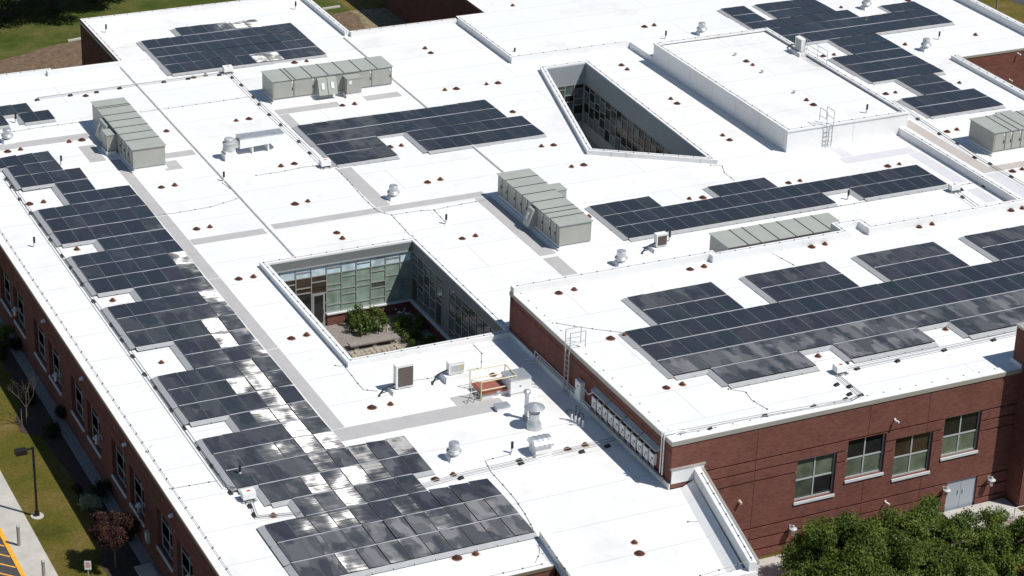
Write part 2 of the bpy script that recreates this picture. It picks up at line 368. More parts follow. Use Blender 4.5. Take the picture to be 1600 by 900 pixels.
# ------------------------------------------------------------ the school building
BLD = thing('school_building', 'sprawling low brick school with white membrane roofs and courtyards', 'building', (0, 0, GZ))
def part(name, mb, m, parent=BLD, smooth=False): return mb.build(name, m, parent, smooth=smooth)
def flat(mb, polys, z):
    P = [[Vector((x, y, 0)) for x, y in p] for p in polys]; F = tessellate_polygon(P); V = [v for p in P for v in p]
    for a, c, d in F:
        tri = [V[a], V[c], V[d]]
        if (tri[1]-tri[0]).cross(tri[2]-tri[0]).z < 0: tri.reverse()
        mb.face([(v.x, v.y, z) for v in tri])
CA = [(-11.7, -5.2), (-2.9, -5.2), (-2.9, 7.4), (-11.7, 7.4)]
CB = [(13.33, 16.25), (19.5, 12.3), (20.29, 30.78), (17.18, 30.71)]
MAIN = [(-24.73, -27.0), (-10.75, -27.0), (-11.2, -31.4), (-2.9, -31.4), (-1.0, -23.0), (-2.7, -23.0), (-2.7, -5.2), (33.6, -5.2), (33.6, 11.8), (25, 11.8), (25, 33.05), (15.65, 33.05), (15.65, 42.5), (7.3, 42.5), (7.3, 51.7), (-9.8, 51.7), (-9.8, 42.2), (-14.5, 42.2), (-14.5, 42.5), (-24.73, 42.5)]
NZ = .35
NE = [(15.65, 33.05), (25, 33.05), (25, 11.8), (33.6, 11.8), (33.6, -5.2), (45.3, -5.2), (45.3, 22.0), (53.5, 22.0), (53.5, 62), (17.95, 62), (17.95, 42.5), (15.65, 42.5)]
b = MB(); flat(b, [MAIN, CA, CB], 0); part('roof', b, 'membrane')
b = MB(); flat(b, [NE], NZ); part('roof', b, 'membrane')
HZ = 2.5
b = MB(); flat(b, [[(-2.7, -23), (40, -23), (40, -5.6), (19.75, -5.6), (19.75, -4.5), (17.75, -4.5), (17.75, -5.6), (9.6, -5.6), (9.6, -5.25), (-2.7, -5.25)]], HZ); part('roof', b, 'membrane')
PZ = 1.32
b = MB(); flat(b, [[(25, 11.75), (34.2, 11.75), (34.2, 29.6), (25, 29.6)]], PZ); part('penthouse_roof', b, 'membrane')

# mitred strips along a polyline: parapets, curbs and copings
def offset(poly, d, closed):
    n = len(poly); out = []
    for i in range(n):
        p = Vector(poly[i]); a = Vector(poly[i-1]) if (closed or i > 0) else None; c = Vector(poly[(i+1) % n]) if (closed or i < n-1) else None
        ns = []
        if a is not None: t = (p-a).normalized(); ns.append(Vector((-t.y, t.x)))
        if c is not None: t = (c-p).normalized(); ns.append(Vector((-t.y, t.x)))
        m = ns[0] if len(ns) == 1 else (ns[0]+ns[1]); m.normalize(); k = d/max(.25, m.dot(ns[0])); out.append((p.x+m.x*k, p.y+m.y*k))
    return out
def strip(mb, poly, d0, d1, z0, z1, closed=False):
    A = offset(poly, d0, closed); B = offset(poly, d1, closed); n = len(poly)
    for i in range(n if closed else n-1):
        j = (i+1) % n
        q = [A[i], A[j], B[j], B[i]]
        mb.hexa([(x, y, z0) for x, y in q]+[(x, y, z1) for x, y in q])
def parapet(poly, w, z0, z1, closed=False, m='membrane', name='parapet', cop=None):
    b = MB(); strip(b, poly, 0, w, z0, z1, closed); o = part(name, b, m)
    if cop:
        b = MB(); strip(b, poly, -.045, -.002, z1-.15, z1+.012, closed); part('coping', b, cop)
    return o
# outer edges (left offset = inward for counter-clockwise runs)
parapet([(-24.73, 42.5), (-24.73, -27.0), (-10.75, -27.0)], .30, 0, .06, cop='coping_tan')
parapet([(-9.8, 42.2), (-14.5, 42.2), (-14.5, 42.5), (-24.73, 42.5)], .35, 0.0, .34, cop='coping_bronze')
parapet([(7.3, 42.5), (7.3, 51.7), (-9.8, 51.7), (-9.8, 42.2)], .35, 0.0, .34, cop='coping_bronze')
parapet([(15.65, 42.5), (7.3, 42.5)], .35, 0.0, .338, cop='coping_bronze')
parapet([(17.95, 62), (17.95, 42.5), (15.65, 42.5)], .35, NZ, NZ+.12, cop='coping_bronze')
parapet([(53.5, 22.0), (53.5, 62)], .45, NZ, NZ+.55, cop='coping')
parapet([(45.3, -5.2), (45.3, 22.0)], .45, NZ, NZ+.30, cop='coping'); parapet([(45.3, 22.0), (53.5, 22.0)], .30, NZ, NZ+.05, cop='coping_edge')
# steps between roof levels
parapet([(15.65, 42.5), (15.65, 33.05), (25, 33.05), (25, 29.6)], .30, -.1, NZ+.10, name='roof_step')
parapet([(33.6, 11.8), (33.6, -5.2)], .30, -.1, NZ+.16, name='roof_step')
# courtyards
CAi = list(reversed(CA)); CBi = list(reversed(CB))
parapet(CAi, .38, -.1, .30, True, name='courtyard_curb'); parapet(CBi, .38, -.1, .30, True, name='courtyard_curb')
# penthouse: white clad walls with a rim
pent = [(25, 11.75), (34.2, 11.75), (34.2, 29.6), (25, 29.6)]
b = MB(); strip(b, pent, 0, .12, -.2, 1.42, True); part('penthouse_wall', b, 'membrane')
b = MB(); strip(b, pent, -.06, .28, 1.42, 1.52, True); part('penthouse_rim', b, 'membrane')
# front projecting roof with slanted parapets
b = MB(); strip(b, [(-10.35, -24.6), (-10.62, -27.0), (-11.2, -31.4), (-2.9, -31.4)], 0, .42, -.2, .42); part('parapet', b, 'membrane')
b = MB(); strip(b, [(-2.9, -31.4), (-1.0, -23.03)], 0, .42, -.2, .9); part('parapet', b, 'membrane')
b = MB(); strip(b, [(-2.9, -31.4), (-1.0, -23.03)], -.05, .06, .74, .93); part('coping', b, 'coping')
b = MB(); b.hexa([(-2.66, -23.03, .3), (-1.0, -23.03, .3), (-1.0, -22.95, .3), (-2.66, -22.95, .3), (-2.66, -23.06, 1.05), (-.9, -23.06, 1.05), (-.9, -22.95, 1.05), (-2.66, -22.95, 1.05)]); part('wall_flashing', b, 'membrane')
b = MB(); b.box((-2.72, -23.09, 1.05), (-.85, -22.95, 1.14)); part('flashing_cap', b, 'coping')
b = MB(); b.hexa([(-4.0, -30.95, .003), (-3.35, -30.95, .003), (-1.5, -23.1, .003), (-2.2, -23.1, .003), (-3.99, -30.95, .006), (-3.33, -30.95, .34), (-1.48, -23.1, .34), (-2.19, -23.1, .006)]); part('cricket', b, 'membrane')
# high block parapet: north side with two jogs, thin copings on the other edges
parapet([(40, -5.6), (19.75, -5.6), (19.75, -4.5), (17.75, -4.5), (17.75, -5.6), (9.6, -5.6), (9.6, -5.25), (-2.7, -5.25)], .40, HZ-.3, HZ+.42, name='parapet')
b = MB(); strip(b, [(-2.7, -5.25), (-2.7, -23), (40, -23)], -.05, -.002, HZ-.14, HZ+.075); part('coping', b, 'coping_edge')
b = MB(); strip(b, [(-2.7, -5.25), (-2.7, -23), (40, -23)], 0, .55, HZ-.098, HZ+.06); part('edge_flashing', b, 'membrane')

# --- walls with recessed grooves and openings
def relief(mb, fn, u0, u1, z0, z1, cells):
    us = sorted({u0, u1, *[min(max(c[i], u0), u1) for c in cells for i in (0, 1)]}); zs = sorted({z0, z1, *[min(max(c[i], z0), z1) for c in cells for i in (2, 3)]})
    nu, nz = len(us)-1, len(zs)-1
    D = [[0.0]*nz for _ in range(nu)]; O = [[False]*nz for _ in range(nu)]
    for i in range(nu):
        for j in range(nz):
            uc, zc = (us[i]+us[i+1])/2, (zs[j]+zs[j+1])/2
            for c in cells:
                if c[0] < uc < c[1] and c[2] < zc < c[3]: D[i][j] = c[4]; O[i][j] = len(c) > 5
    for i in range(nu):
        for j in range(nz):
            d = D[i][j]
            if not O[i][j]: mb.face([fn(us[i], zs[j], d), fn(us[i+1], zs[j], d), fn(us[i+1], zs[j+1], d), fn(us[i], zs[j+1], d)])
            if i+1 < nu and D[i+1][j] != d: mb.face([fn(us[i+1], zs[j], d), fn(us[i+1], zs[j], D[i+1][j]), fn(us[i+1], zs[j+1], D[i+1][j]), fn(us[i+1], zs[j+1], d)])
            if j+1 < nz and D[i][j+1] != d: mb.face([fn(us[i], zs[j+1], d), fn(us[i+1], zs[j+1], d), fn(us[i+1], zs[j+1], D[i][j+1]), fn(us[i], zs[j+1], D[i][j+1])])
def fbox(mb, fn, u0, u1, z0, z1, d0, d1, mi=None):
    mb.hexa([fn(u0, z0, d0), fn(u1, z0, d0), fn(u1, z0, d1), fn(u0, z0, d1), fn(u0, z1, d0), fn(u1, z1, d0), fn(u1, z1, d1), fn(u0, z1, d1)], mi)
def window(fn, u0, u1, z0, z1, dep, ucuts, zcuts, frame, pane, sillm='sill', bar=.06, name='window'):
    b = MB(); d0, d1 = dep-.05, dep+.02
    fbox(b, fn, u0, u1, z1-bar, z1, d0, d1); fbox(b, fn, u0, u1, z0, z0+bar, d0, d1)
    fbox(b, fn, u0, u0+bar, z0+bar, z1-bar, d0, d1); fbox(b, fn, u1-bar, u1, z0+bar, z1-bar, d0, d1)
    for u in ucuts: fbox(b, fn, u-bar/2, u+bar/2, z0+bar, z1-bar, d0+.003, d1)
    for z in zcuts: fbox(b, fn, u0+bar, u1-bar, z-bar/2, z+bar/2, d0+.006, d1)
    o = part(name, b, frame)
    U = [u0, *ucuts, u1]; Z = [z0, *zcuts, z1]; k = 0
    for i in range(len(U)-1):
        for j in range(len(Z)-1):
            b = MB(); fbox(b, fn, U[i]+bar/2+.004, U[i+1]-bar/2-.004, Z[j]+bar/2+.004, Z[j+1]-bar/2-.004, dep-.012, dep+.008)
            b.build('pane', pane[k % len(pane)] if isinstance(pane, list) else pane, o); k += 1
    if sillm:
        b = MB(); fbox(b, fn, u0-.03, u1+.03, z0-.14, z0-.003, -.07, dep+.02); b.build('sill', sillm, o)
    return o
# left facade
fl = lambda u, z, d: (-24.73+d, u, z)
wins = []
yc = 30.1
for k in range(8):
    for c in (yc-7.35*k, yc-7.35*k-3.0): wins.append((c-1.16, c+1.16))
cells = [(-40, 60, -4.27, -4.23, .02), (-40, 60, -.93, -.90, .015)]+[(a, c, -3.62, -1.44, .28, 1) for a, c in wins]
b = MB(); relief(b, fl, -27.0, 42.5, GZ-.1, 0, cells); part('wall', b, 'brick_y')
for a, c in wins:
    window(fl, a, c, -3.62, -1.44, .26, [(a+c)/2-.05], [-2.15, -2.95], 'win_frame', ['glass_dark', 'glass_teal', 'glass_teal', 'glass_dark', 'glass_teal', 'glass_dark'])
# high block: west wall above the main roof, and the south facade
fw_ = lambda u, z, d: (-2.7+d, u, z)
b = MB(); relief(b, fw_, -23.0, -5.25, -.1, HZ-.1, [(-30, 0, 2.0, 2.03, .015), (-30, 0, .42, .46, .02)]); part('wall', b, 'brick_y')
b = MB(); strip(b, [(-2.7, -5.25), (-2.7, -23.0)], -.06, .0-.003, -.02, .30); part('base_flashing', b, 'membrane')
b = MB(); strip(b, [(-2.7, -5.25), (-2.7, -22.97)], -.075, -.003, .30, .34); part('flashing_cap', b, 'coping')
ff = lambda u, z, d: (u, -23.0+d, z)
hw = [(4.40, 6.68, -2.29, 0.0), (7.28, 9.50, -1.69, .54), (10.10, 12.34, -2.23, .03), (12.97, 15.20, -1.65, .58)]
cells = []
for z in (.60, .01, -.58, -3.24, -3.89, -4.54): cells += [(-5, 60, z-.05, z+.04, .09)]
cells += [(a, c, e, f, .24, 1) for a, c, e, f in hw] + [(13.62, 15.46, GZ, -3.19, .12, 1)]
for u in (2.0, 8.4, 11.9): cells += [(u-.012, u+.012, -6, 3, .02)]
cells = [c for c in cells if len(c) == 5] + [c for c in cells if len(c) == 6]
b = MB(); relief(b, ff, -2.7, 40, GZ-.1, HZ-.1, cells); part('wall', b, 'brick_x')
pm = [['glass_mid', 'glass_olive', 'glass_dark', 'glass_olive'], ['glass_olive', 'glass_dark', 'glass_olive', 'glass_dark'], ['glass_olive', 'glass_brown', 'glass_olive', 'glass_brown'], ['glass_olive', 'glass_dark', 'glass_olive', 'glass_dark']]
for (a, c, e, f), p in zip(hw, pm): window(ff, a, c, e, f, .20, [(a+c)/2-.02], [(e+f)/2-.03], 'win_frame', p, bar=.075)
b = MB(); fbox(b, ff, 13.62, 14.53, GZ, -3.19, .09, .13); o = part('door', b, 'door_paint')
b2 = MB(); fbox(b2, ff, 14.36, 14.42, -4.05, -3.85, .04, .09); b2.build('handle', 'galv', o)
b = MB(); fbox(b, ff, 14.55, 15.46, GZ, -3.19, .09, .13); o = part('door', b, 'door_paint')
b2 = MB(); fbox(b2, ff, 14.66, 14.72, -4.05, -3.85, .04, .09); b2.build('handle', 'galv', o)
# brick tower at the right end of the high block
tx0, tx1, ty0, ty1 = 17.35, 24.0, -24.2, -22.2
b = MB(); b.face([(tx0, ty1, GZ), (tx0, ty0, GZ), (tx0, ty0, 4.6), (tx0, ty1, 4.6)]); b.face([(tx1, ty0, GZ), (tx1, ty1, GZ), (tx1, ty1, 4.6), (tx1, ty0, 4.6)])
b.face([(tx0, ty0, 4.6), (tx1, ty0, 4.6), (tx1, ty1, 4.6), (tx0, ty1, 4.6)]); part('tower_wall', b, 'brick_y')
b = MB(); b.face([(tx0, ty0, GZ), (tx1, ty0, GZ), (tx1, ty0, 4.6), (tx0, ty0, 4.6)]); b.face([(tx1, ty1, HZ), (tx0, ty1, HZ), (tx0, ty1, 4.6), (tx1, ty1, 4.6)]); part('tower_wall', b, 'brick_x')
b = MB(); strip(b, [(tx0, ty0), (tx1, ty0), (tx1, ty1), (tx0, ty1)], -.05, .2, 4.6, 4.72, True); part('coping', b, 'coping')
b = MB(); b.box((tx0-.07, ty1+.02, HZ), (tx1, ty1+.10, HZ+.3)); b.box((tx0-.07, ty0+1.22, HZ+.04), (tx0-.003, ty1+.02, HZ+.3)); part('base_flashing', b, 'membrane')
# plain walls elsewhere
def wallquad(x0, y0, x1, y1, z0, z1, m): b = MB(); b.face([(x0, y0, z0), (x1, y1, z0), (x1, y1, z1), (x0, y0, z1)]); return part('wall', b, m)
wallquad(-24.73, -27.0, -10.75, -27.0, GZ, 0, 'brick_x'); wallquad(-10.65, -27.0, -11.2, -31.4, GZ, 0, 'brick_y'); wallquad(-11.2, -31.4, -2.9, -31.4, GZ, 0, 'brick_x'); wallquad(-2.9, -31.4, -1.0, -23.0, GZ, .6, 'brick_y')
wallquad(-9.8, 51.7, -9.8, 42.2, GZ, 0, 'brick_y'); wallquad(7.3, 51.7, -9.8, 51.7, GZ, 0, 'brick_x'); wallquad(7.3, 42.5, 7.3, 51.7, GZ, 0, 'brick_y'); wallquad(17.95, 42.5, 7.3, 42.5, GZ, 0, 'brick_x')
wallquad(-9.8, 42.2, -14.5, 42.2, GZ, 0, 'brick_x'); wallquad(-14.5, 42.5, -24.73, 42.5, GZ, 0, 'brick_x'); wallquad(17.95, 62, 17.95, 42.5, GZ, NZ, 'brick_y'); wallquad(53.5, 22, 53.5, 62, GZ, NZ, 'brick_y')
fn_ = lambda u, z, d: (u, 21.99+d, z)
b = MB(); relief(b, fn_, 45.3, 53.5, GZ, NZ-.05, [(45, 60, -.6, -.56, .03), (45, 60, -3.2, -3.16, .03)]); part('wall', b, 'brick_x')
wallquad(45.3, -5.2, 45.3, 22, GZ, NZ, 'brick_y'); wallquad(40, -23, 40, -5.6, GZ, HZ, 'brick_y'); wallquad(-2.7, -5.25, 40, -5.25, -.2, HZ, 'brick_x')


# --- courtyard with the glazed walls
def curtain(fn, U, ztop, zbot, patterns, mats, skip=(), bar=.055, dep=.06):
    b = MB()
    for u in U: fbox(b, fn, u-bar/2, u+bar/2, zbot, ztop, -.03, dep)
    fbox(b, fn, U[0], U[-1], ztop-.05, ztop+.02, -.035, dep-.003); fbox(b, fn, U[0], U[-1], zbot-.02, zbot+.05, -.035, dep-.003)
    for i in range(len(U)-1):
        for z in patterns[i % len(patterns)]: fbox(b, fn, U[i]+bar/2, U[i+1]-bar/2, z-.03, z+.03, -.025, dep)
    o = part('curtain_wall', b, 'mullion')
    for i in range(len(U)-1):
        Z = [ztop, *patterns[i % len(patterns)], zbot]
        for j in range(len(Z)-1):
            if (i, j) in skip: continue
            b = MB(); fbox(b, fn, U[i]+.032, U[i+1]-.032, Z[j+1]+.034, Z[j]-.034, .01, .035)
            b.build('pane', mats(i, j, (Z[j]+Z[j+1])/2), o)
    return o
CF = -4.2
cn = lambda u, z, d: (u, 7.4+d, z); ce = lambda u, z, d: (-2.9+d, u, z)
b = MB(); fbox(b, cn, -11.7, -2.9, -.30, .2, -.02, .1); part('fascia', b, 'metal_panel'); b = MB(); fbox(b, ce, -5.2, 7.38, -.30, .2, -.02, .1); part('fascia', b, 'metal_panel')
b = MB(); b.box((-11.68, 7.31, -.36), (-2.93, 7.375, -.30)); part('fascia_trim', b, 'mullion')
Un = [-11.68, -10.99, -10.06, -9.12, -8.19, -7.27, -6.36, -5.46, -4.55, -3.64, -2.96]
pa = [(-.62, -.98, -1.72, -2.62), (-.98, -1.30, -2.0, -2.45), (-.62, -.98, -1.62, -1.95), (-.98, -1.36, -2.1, -2.75), (-.6, -.98, -1.68, -2.0, -2.95), (-.98, -1.28, -2.02, -2.4, -3.0), (-.62, -.98, -1.7, -2.05, -3.05), (-.98, -1.3, -1.98, -2.35, -3.0)]
def mn(i, j, z):
    if z > -.98: return 'glass_blue'
    if i < 4: return 'glass_brown' if z > -2.1 else 'glass_dark'
    return 'glass_mid' if (i*5+j*3) % 11 == 0 else 'glass_green'
o = curtain(cn, Un, -.32, -3.42, pa, mn)
b = MB(); fbox(b, cn, -9.08, -8.30, CF, -2.06, -.05, -.034); do = part('door', b, 'mullion')
b2 = MB(); fbox(b2, cn, -8.96, -8.42, CF+.25, -2.2, -.062, -.051); b2.build('pane', 'glass_dark', do)
b2 = MB(); fbox(b2, cn, -8.40, -8.36, -3.35, -3.1, -.1, -.051); b2.build('handle', 'galv', do)
b = MB(); fbox(b, cn, -8.19, -2.9, CF-.1, -3.5, -.10, .1); part('brick_base', b, 'brick_x'); b = MB(); fbox(b, cn, -8.22, -2.9, -3.5, -3.43, -.2, .1); part('ledge', b, 'sill')
b = MB(); fbox(b, cn, -11.7, -8.19, CF-.1, -3.44, .03, .1); part('brick_base', b, 'metal_panel')
b = MB(); fbox(b, ce, -5.2, 7.3, CF-.1, -3.5, -.10, .1); part('brick_base', b, 'brick_y'); b = MB(); fbox(b, ce, -5.2, 7.2, -3.5, -3.43, -.2, .1); part('ledge', b, 'sill')
Ue = [-5.15+i*.905 for i in range(9)]; Ue2 = [3.0+i*.87 for i in range(6)]
def me_(i, j, z): return 'glass_teal' if (i*3+j) % 4 else 'glass_mid'
b = MB(); fbox(b, ce, 2.12, 2.98, -3.43, -.30, .0, .1); part('pier', b, 'metal_panel')
curtain(ce, Ue, -.32, -3.42, pa[1:5], me_); curtain(ce, Ue2, -.32, -3.42, pa[2:6], me_)
wallquad(-11.7, -5.2, -11.7, 7.4, CF, 0, 'metal_panel'); wallquad(-11.7, -5.2, -2.9, -5.2, CF, 0, 'metal_panel')
b = MB(); flat(b, [CA], CF); part('courtyard_floor', b, 'paver')
# the paving: separate paver courses near the door, set in a dark bed
b = MB(); n0 = 0
for i in range(34):
    for j in range(38):
        x = -11.4+i*.235+(.118 if j % 2 else 0); y = -.6+j*.205
        if x > -3.9 or (x > -6.4 and y > 3.4) or (y < 2.3 and x < -5.2): continue
        dz = random.uniform(0, .008); b.box((x, y, CF+.002), (x+.222, y+.192, CF+.03+dz))
o = part('courtyard_pavers', b, 'paver'); o['kind'] = 'stuff'
# --- wedge-shaped courtyard
def fedge(p, q):
    p = Vector(p); q = Vector(q); t = (q-p).normalized(); n = Vector((t.y, -t.x))
    return (lambda u, z, d: (p.x+t.x*u+n.x*d, p.y+t.y*u+n.y*d, z)), (q-p).length
fe, Le = fedge(CB[2], CB[1]);  fe = (lambda g: (lambda u, z, d: g(u, z, -d)))(fe)
fo, Lo = fedge(CB[3], CB[2]);  fo = (lambda g: (lambda u, z, d: g(u, z, -d)))(fo)
for f_, L_ in ((fe, Le), (fo, Lo)):
    b = MB(); fbox(b, f_, 0.01, L_-.01, -1.22, .2, -.02, .1); part('fascia', b, 'metal_panel_b')
    b = MB(); fbox(b, f_, 0.0, L_, GZ, -4.15, .0, .12); part('wall', b, 'metal_panel_b')
pb = [(-1.75, -2.55, -3.3), (-1.55, -2.2, -2.6, -3.45), (-2.0, -2.5, -3.2), (-1.6, -2.35, -2.8, -3.5)]
def mb_(i, j, z): return 'glass_pale' if z < -3.25 and i % 5 < 4 else ('glass_dark', 'glass_teal', 'glass_dark')[(i*2+j) % 3]
n = 21; curtain(fe, [.05+(Le-.1)*i/n for i in range(n+1)], -1.24, -4.15, pb, mb_, bar=.07)
curtain(fo, [.05+(Lo-.1)*i/4 for i in range(5)], -1.24, -4.15, pb, lambda i, j, z: 'glass_teal' if (i+j) % 3 else 'glass_dark', bar=.07)
wallquad(*CB[0], *CB[3], GZ, 0, 'metal_panel_b'); wallquad(*CB[1], *CB[0], GZ, 0, 'metal_panel_b')
b = MB(); flat(b, [CB], GZ+.02); part('courtyard_floor', b, 'paver')

# --- expansion joint covers and walkway pads on the roofs
def jointcover(pts):
    b = MB()
    for (x0, y0), (x1, y1) in zip(pts[:-1], pts[1:]): b.hexa([(x0-.11, y0, .003), (x0+.11, y0, .003), (x1+.11, y1, .003), (x1-.11, y1, .003), (x0-.05, y0, .10), (x0+.05, y0, .10), (x1+.05, y1, .10), (x1-.05, y1, .10)])
    part('joint_cover', b, 'joint')
jointcover([(-9.78, 41.8), (-9.76, 7.85)]); jointcover([(6.75, 42.1), (6.68, 11.9)])
def pad(x0, x1, y0, y1, m='pad', z=.006):
    b = MB(); n = max(1, int(round(max(x1-x0, y1-y0)/9))); lx = (x1-x0) > (y1-y0)
    for i in range(n):
        if lx: b.box((x0+(x1-x0)*i/n+.03, y0, z-.004), (x0+(x1-x0)*(i+1)/n-.03, y1, z))
        else: b.box((x0, y0+(y1-y0)*i/n+.03, z-.004), (x1, y0+(y1-y0)*(i+1)/n-.03, z))
    part('walkway_pad', b, m)
pad(-15.28, -14.6, -11.5, 26.0); pad(-14.58, -10.05, 11.95, 12.75); pad(-9.5, 4.2, 12.35, 13.1); pad(-2.75, -1.8, 13.14, 19.6)
pad(-15.3, -6.2, -12.75, -11.53, z=.008); pad(-8.6, -6.5, -11.5, -10.6); pad(3.3, 4.35, 3.2, 12.3); pad(3.3, 4.25, .15, 2.9)
pad(-2.9, 1.6, 29.6, 30.5); pad(-2.9, -2.2, 26.6, 29.55); pad(3.5, 6.1, 29.9, 30.8)
pad(-16.5, -15.5, 26.05, 28.9); pad(-12.0, -10.0, 25.0, 25.85); pad(-12.6, -11.5, 23.1, 24.6); pad(-26+1.4, -15.3, 30.0, 30.95)
pad(34.4, 35.25, 3.5, 13.0, 'pad_tan', NZ+.006); pad(35.3, 40, 3.5, 4.3, 'pad_tan', NZ+.006)
pad(27.6, 33.1, 8.75, 9.7, 'pad_pale'); pad(32.3, 33.2, 3.4, 8.7, 'pad_pale'); pad(32.3, 33.2, .2, 2.4, 'pad_pale'); pad(28.0, 28.8, 9.75, 11.6, 'pad_pale'); pad(34.4, 35.3, -1.5, 3.4, 'pad_pale', NZ+.006)
# ------------------------------------------------------------ solar arrays
PW, PL, PT = 1.0, 1.66, .045
b = MB()
b.box((-PW/2, -PL/2, -PT), (PW/2, PL/2, -.003), 1)
b.face([(-PW/2+.012, -PL/2+.012, 0), (PW/2-.012, -PL/2+.012, 0), (PW/2-.012, PL/2-.012, 0), (-PW/2+.012, PL/2-.012, 0)], 0)
for e in (((-PW/2, -PL/2), (PW/2, -PL/2+.012)), ((-PW/2, PL/2-.012), (PW/2, PL/2)), ((-PW/2, -PL/2+.012), (-PW/2+.012, PL/2-.012)), ((PW/2-.012, -PL/2+.012), (PW/2, PL/2-.012))):
    b.box((*e[0], -.003), (*e[1], .001), 2 if e[1][1]-e[0][1] > 1 else 1)
_p = b.build('solar_panel', ['solar_glass', 'panel_edge', 'panel_side']); PANEL = _p.data; bpy.data.objects.remove(_p)
# wind deflector pieces: a sloped sheet with a rod seam, along the south edge (x) and the west edge (y)
def deflmesh(L, along):
    b = MB(); h = .11
    if along == 'x': b.hexa([(0, -.34, -h), (L, -.34, -h), (L, -.02, -.012), (0, -.02, -.012), (0, -.34, -h+.012), (L, -.34, -h+.012), (L, -.02, 0), (0, -.02, 0)], 0); b.box((-.012, -.36, -h-.01), (.012, -.0, -h+.04), 1); b.box((0, -.355, -h-.01), (L, -.335, -h+.02), 1)
    else: b.hexa([(-.34, 0, -h), (-.02, 0, -.012), (-.02, L, -.012), (-.34, L, -h), (-.34, 0, -h+.012), (-.02, 0, 0), (-.02, L, 0), (-.34, L, -h+.012)], 0); b.box((-.36, -.012, -h-.01), (0, .012, -h+.04), 1); b.box((-.355, 0, -h-.01), (-.335, L, -h+.02), 1)
    o = b.build('wind_deflector', ['deflector', 'rtu_dark']); m = o.data; bpy.data.objects.remove(o); return m
DEF = {}
def solar_array(name_label, z, X0, px_, Y0, py_, rows, tilt, dirt, zfun=lambda c, r: 0, sig=.006, glint=lambda c, r: .12, group='solar arrays on the white roofs', dips=None):
    yb = min(Y0-py_*(r+1) for r, *_ in rows); T = thing('solar_array', name_label, 'solar panels', (X0, Y0, z-.14), group)
    occ = set()
    for r, *segs in rows:
        for c0, c1 in segs:
            for c in range(c0, c1): occ.add((r, c))
    kx = ('x', round(px_, 3)); ky = ('y', round(py_, 3))
    if kx not in DEF: DEF[kx] = deflmesh(px_, 'x')
    if ky not in DEF: DEF[ky] = deflmesh(py_, 'y')
    for r, c in sorted(occ):
        o = bpy.data.objects.new('solar_panel', PANEL); COL.objects.link(o); o.parent = T
        zz = .14+zfun(c+.5, r+.5)
        o.location = ((c+.5)*px_, -(r+.5)*py_, zz)
        dzy = (zfun(c+.5, r)-zfun(c+.5, r+1))/py_
        o.rotation_euler = (math.atan(dzy)+random.gauss(0, .004), tilt(c+.5, r+.5)+random.gauss(0, sig), 0)
        if py_ < 1.72: o.scale.y = (py_-.075)/PL
        o.color = (max(0, min(1, dirt(c+.5, r+.5)+random.uniform(-.06, .06))), random.random(), glint(c+.5, r+.5), 1)
        for (rr, cc, key, loc) in ((r+1, c, kx, (c*px_, -(r+1)*py_+.05, .10)), (r, c-1, ky, (c*px_+.01, -(r+1)*py_, .10))):
            if (rr, cc) not in occ:
                d = bpy.data.objects.new('wind_deflector', DEF[key]); COL.objects.link(d); d.parent = T
                d.location = (loc[0], loc[1], loc[2]+zfun(c+.5, r+.5)*.8)
    for r, *segs in rows:
        for c0, c1 in segs:
            o_ = [c for c in range(c0, c1) if (r+1, c) in occ]
            if not o_: continue
            g0 = o_[0]
            for i, c in enumerate(o_):
                if i+1 == len(o_) or o_[i+1] != c+1:
                    k = ('rail', c+1-g0, round(px_, 3))
                    if k not in DEF:
                        b = MB(); b.box((.03, -.045, -.012), ((c+1-g0)*px_-.03, .045, .0)); q = b.build('mounting_rail', 'rail_alu'); DEF[k] = q.data; bpy.data.objects.remove(q)
                    q = bpy.data.objects.new('mounting_rail', DEF[k]); COL.objects.link(q); q.parent = T; q.location = (g0*px_, -(r+1)*py_, .132+zfun(g0+.5, r+1)); 
                    if i+1 < len(o_): g0 = o_[i+1]
    return T
def R_(*L):
    out = []
    for rs, segs in L:
        for r in rs: out.append((r, *segs))
    return out
dipsL = [-5, -1, 3.3, 7.4, 11.9, 16.5, 20.9, 25]
def zL(c, r):
    for a, d in zip(dipsL[:-1], dipsL[1:]):
        if a <= r <= d: return .045-.075*math.cos(2*math.pi*(r-a)/(d-a))*.5-.03
    return -.02
def tiltL(c, r):  # panel tilts aimed so the sun glint lands on a chosen column per row
    hx = .060-.0016*r
    cg = np.interp(r, [-5, 0, 4, 8, 11, 14, 17, 20, 22, 25], [9.5, 8.0, 7.0, 6.0, 5.2, 4.5, 3.8, 3.2, 2.6, 2.2])
    t = hx+.0115*(c-cg)
    if c > 6.2: t = hx+.022
    return t
solar_array('long stepped dark solar array along the low roof edge above the lawn', .16, -21.55, 1.02, 19.8, 1.76,
    R_(([-5], [(-2, 3)]), ([-4], [(0, 3)]), ([-3], [(0, 4)]), ([-2], [(2, 4)]), ([-1], [(2, 6)]), ([0, 1, 2], [(0, 6)]), ([3], [(2, 6)]), ([4, 5, 6], [(0, 6)]), ([7], [(2, 6)]), ([8, 9, 10], [(0, 6)]),
       ([11, 12], [(2, 6)]), ([13, 14, 15], [(0, 6)]), ([16], [(2, 6)]), ([17, 18], [(0, 6)]), ([19], [(0, 9)]), ([20], [(1, 9)]), ([21], [(2, 8)]), ([22, 23, 24], [(0, 11)])),
    tiltL, lambda c, r: .05 if r < 9 else (.18 if r < 18 else (.35 if r < 22 else (.25 if r < 23 else .85))), zL, sig=.017, glint=lambda c, r: .42 if c < 6.2 else .10)
flatz = lambda c, r: .02*math.sin(r*1.5+c*.5)
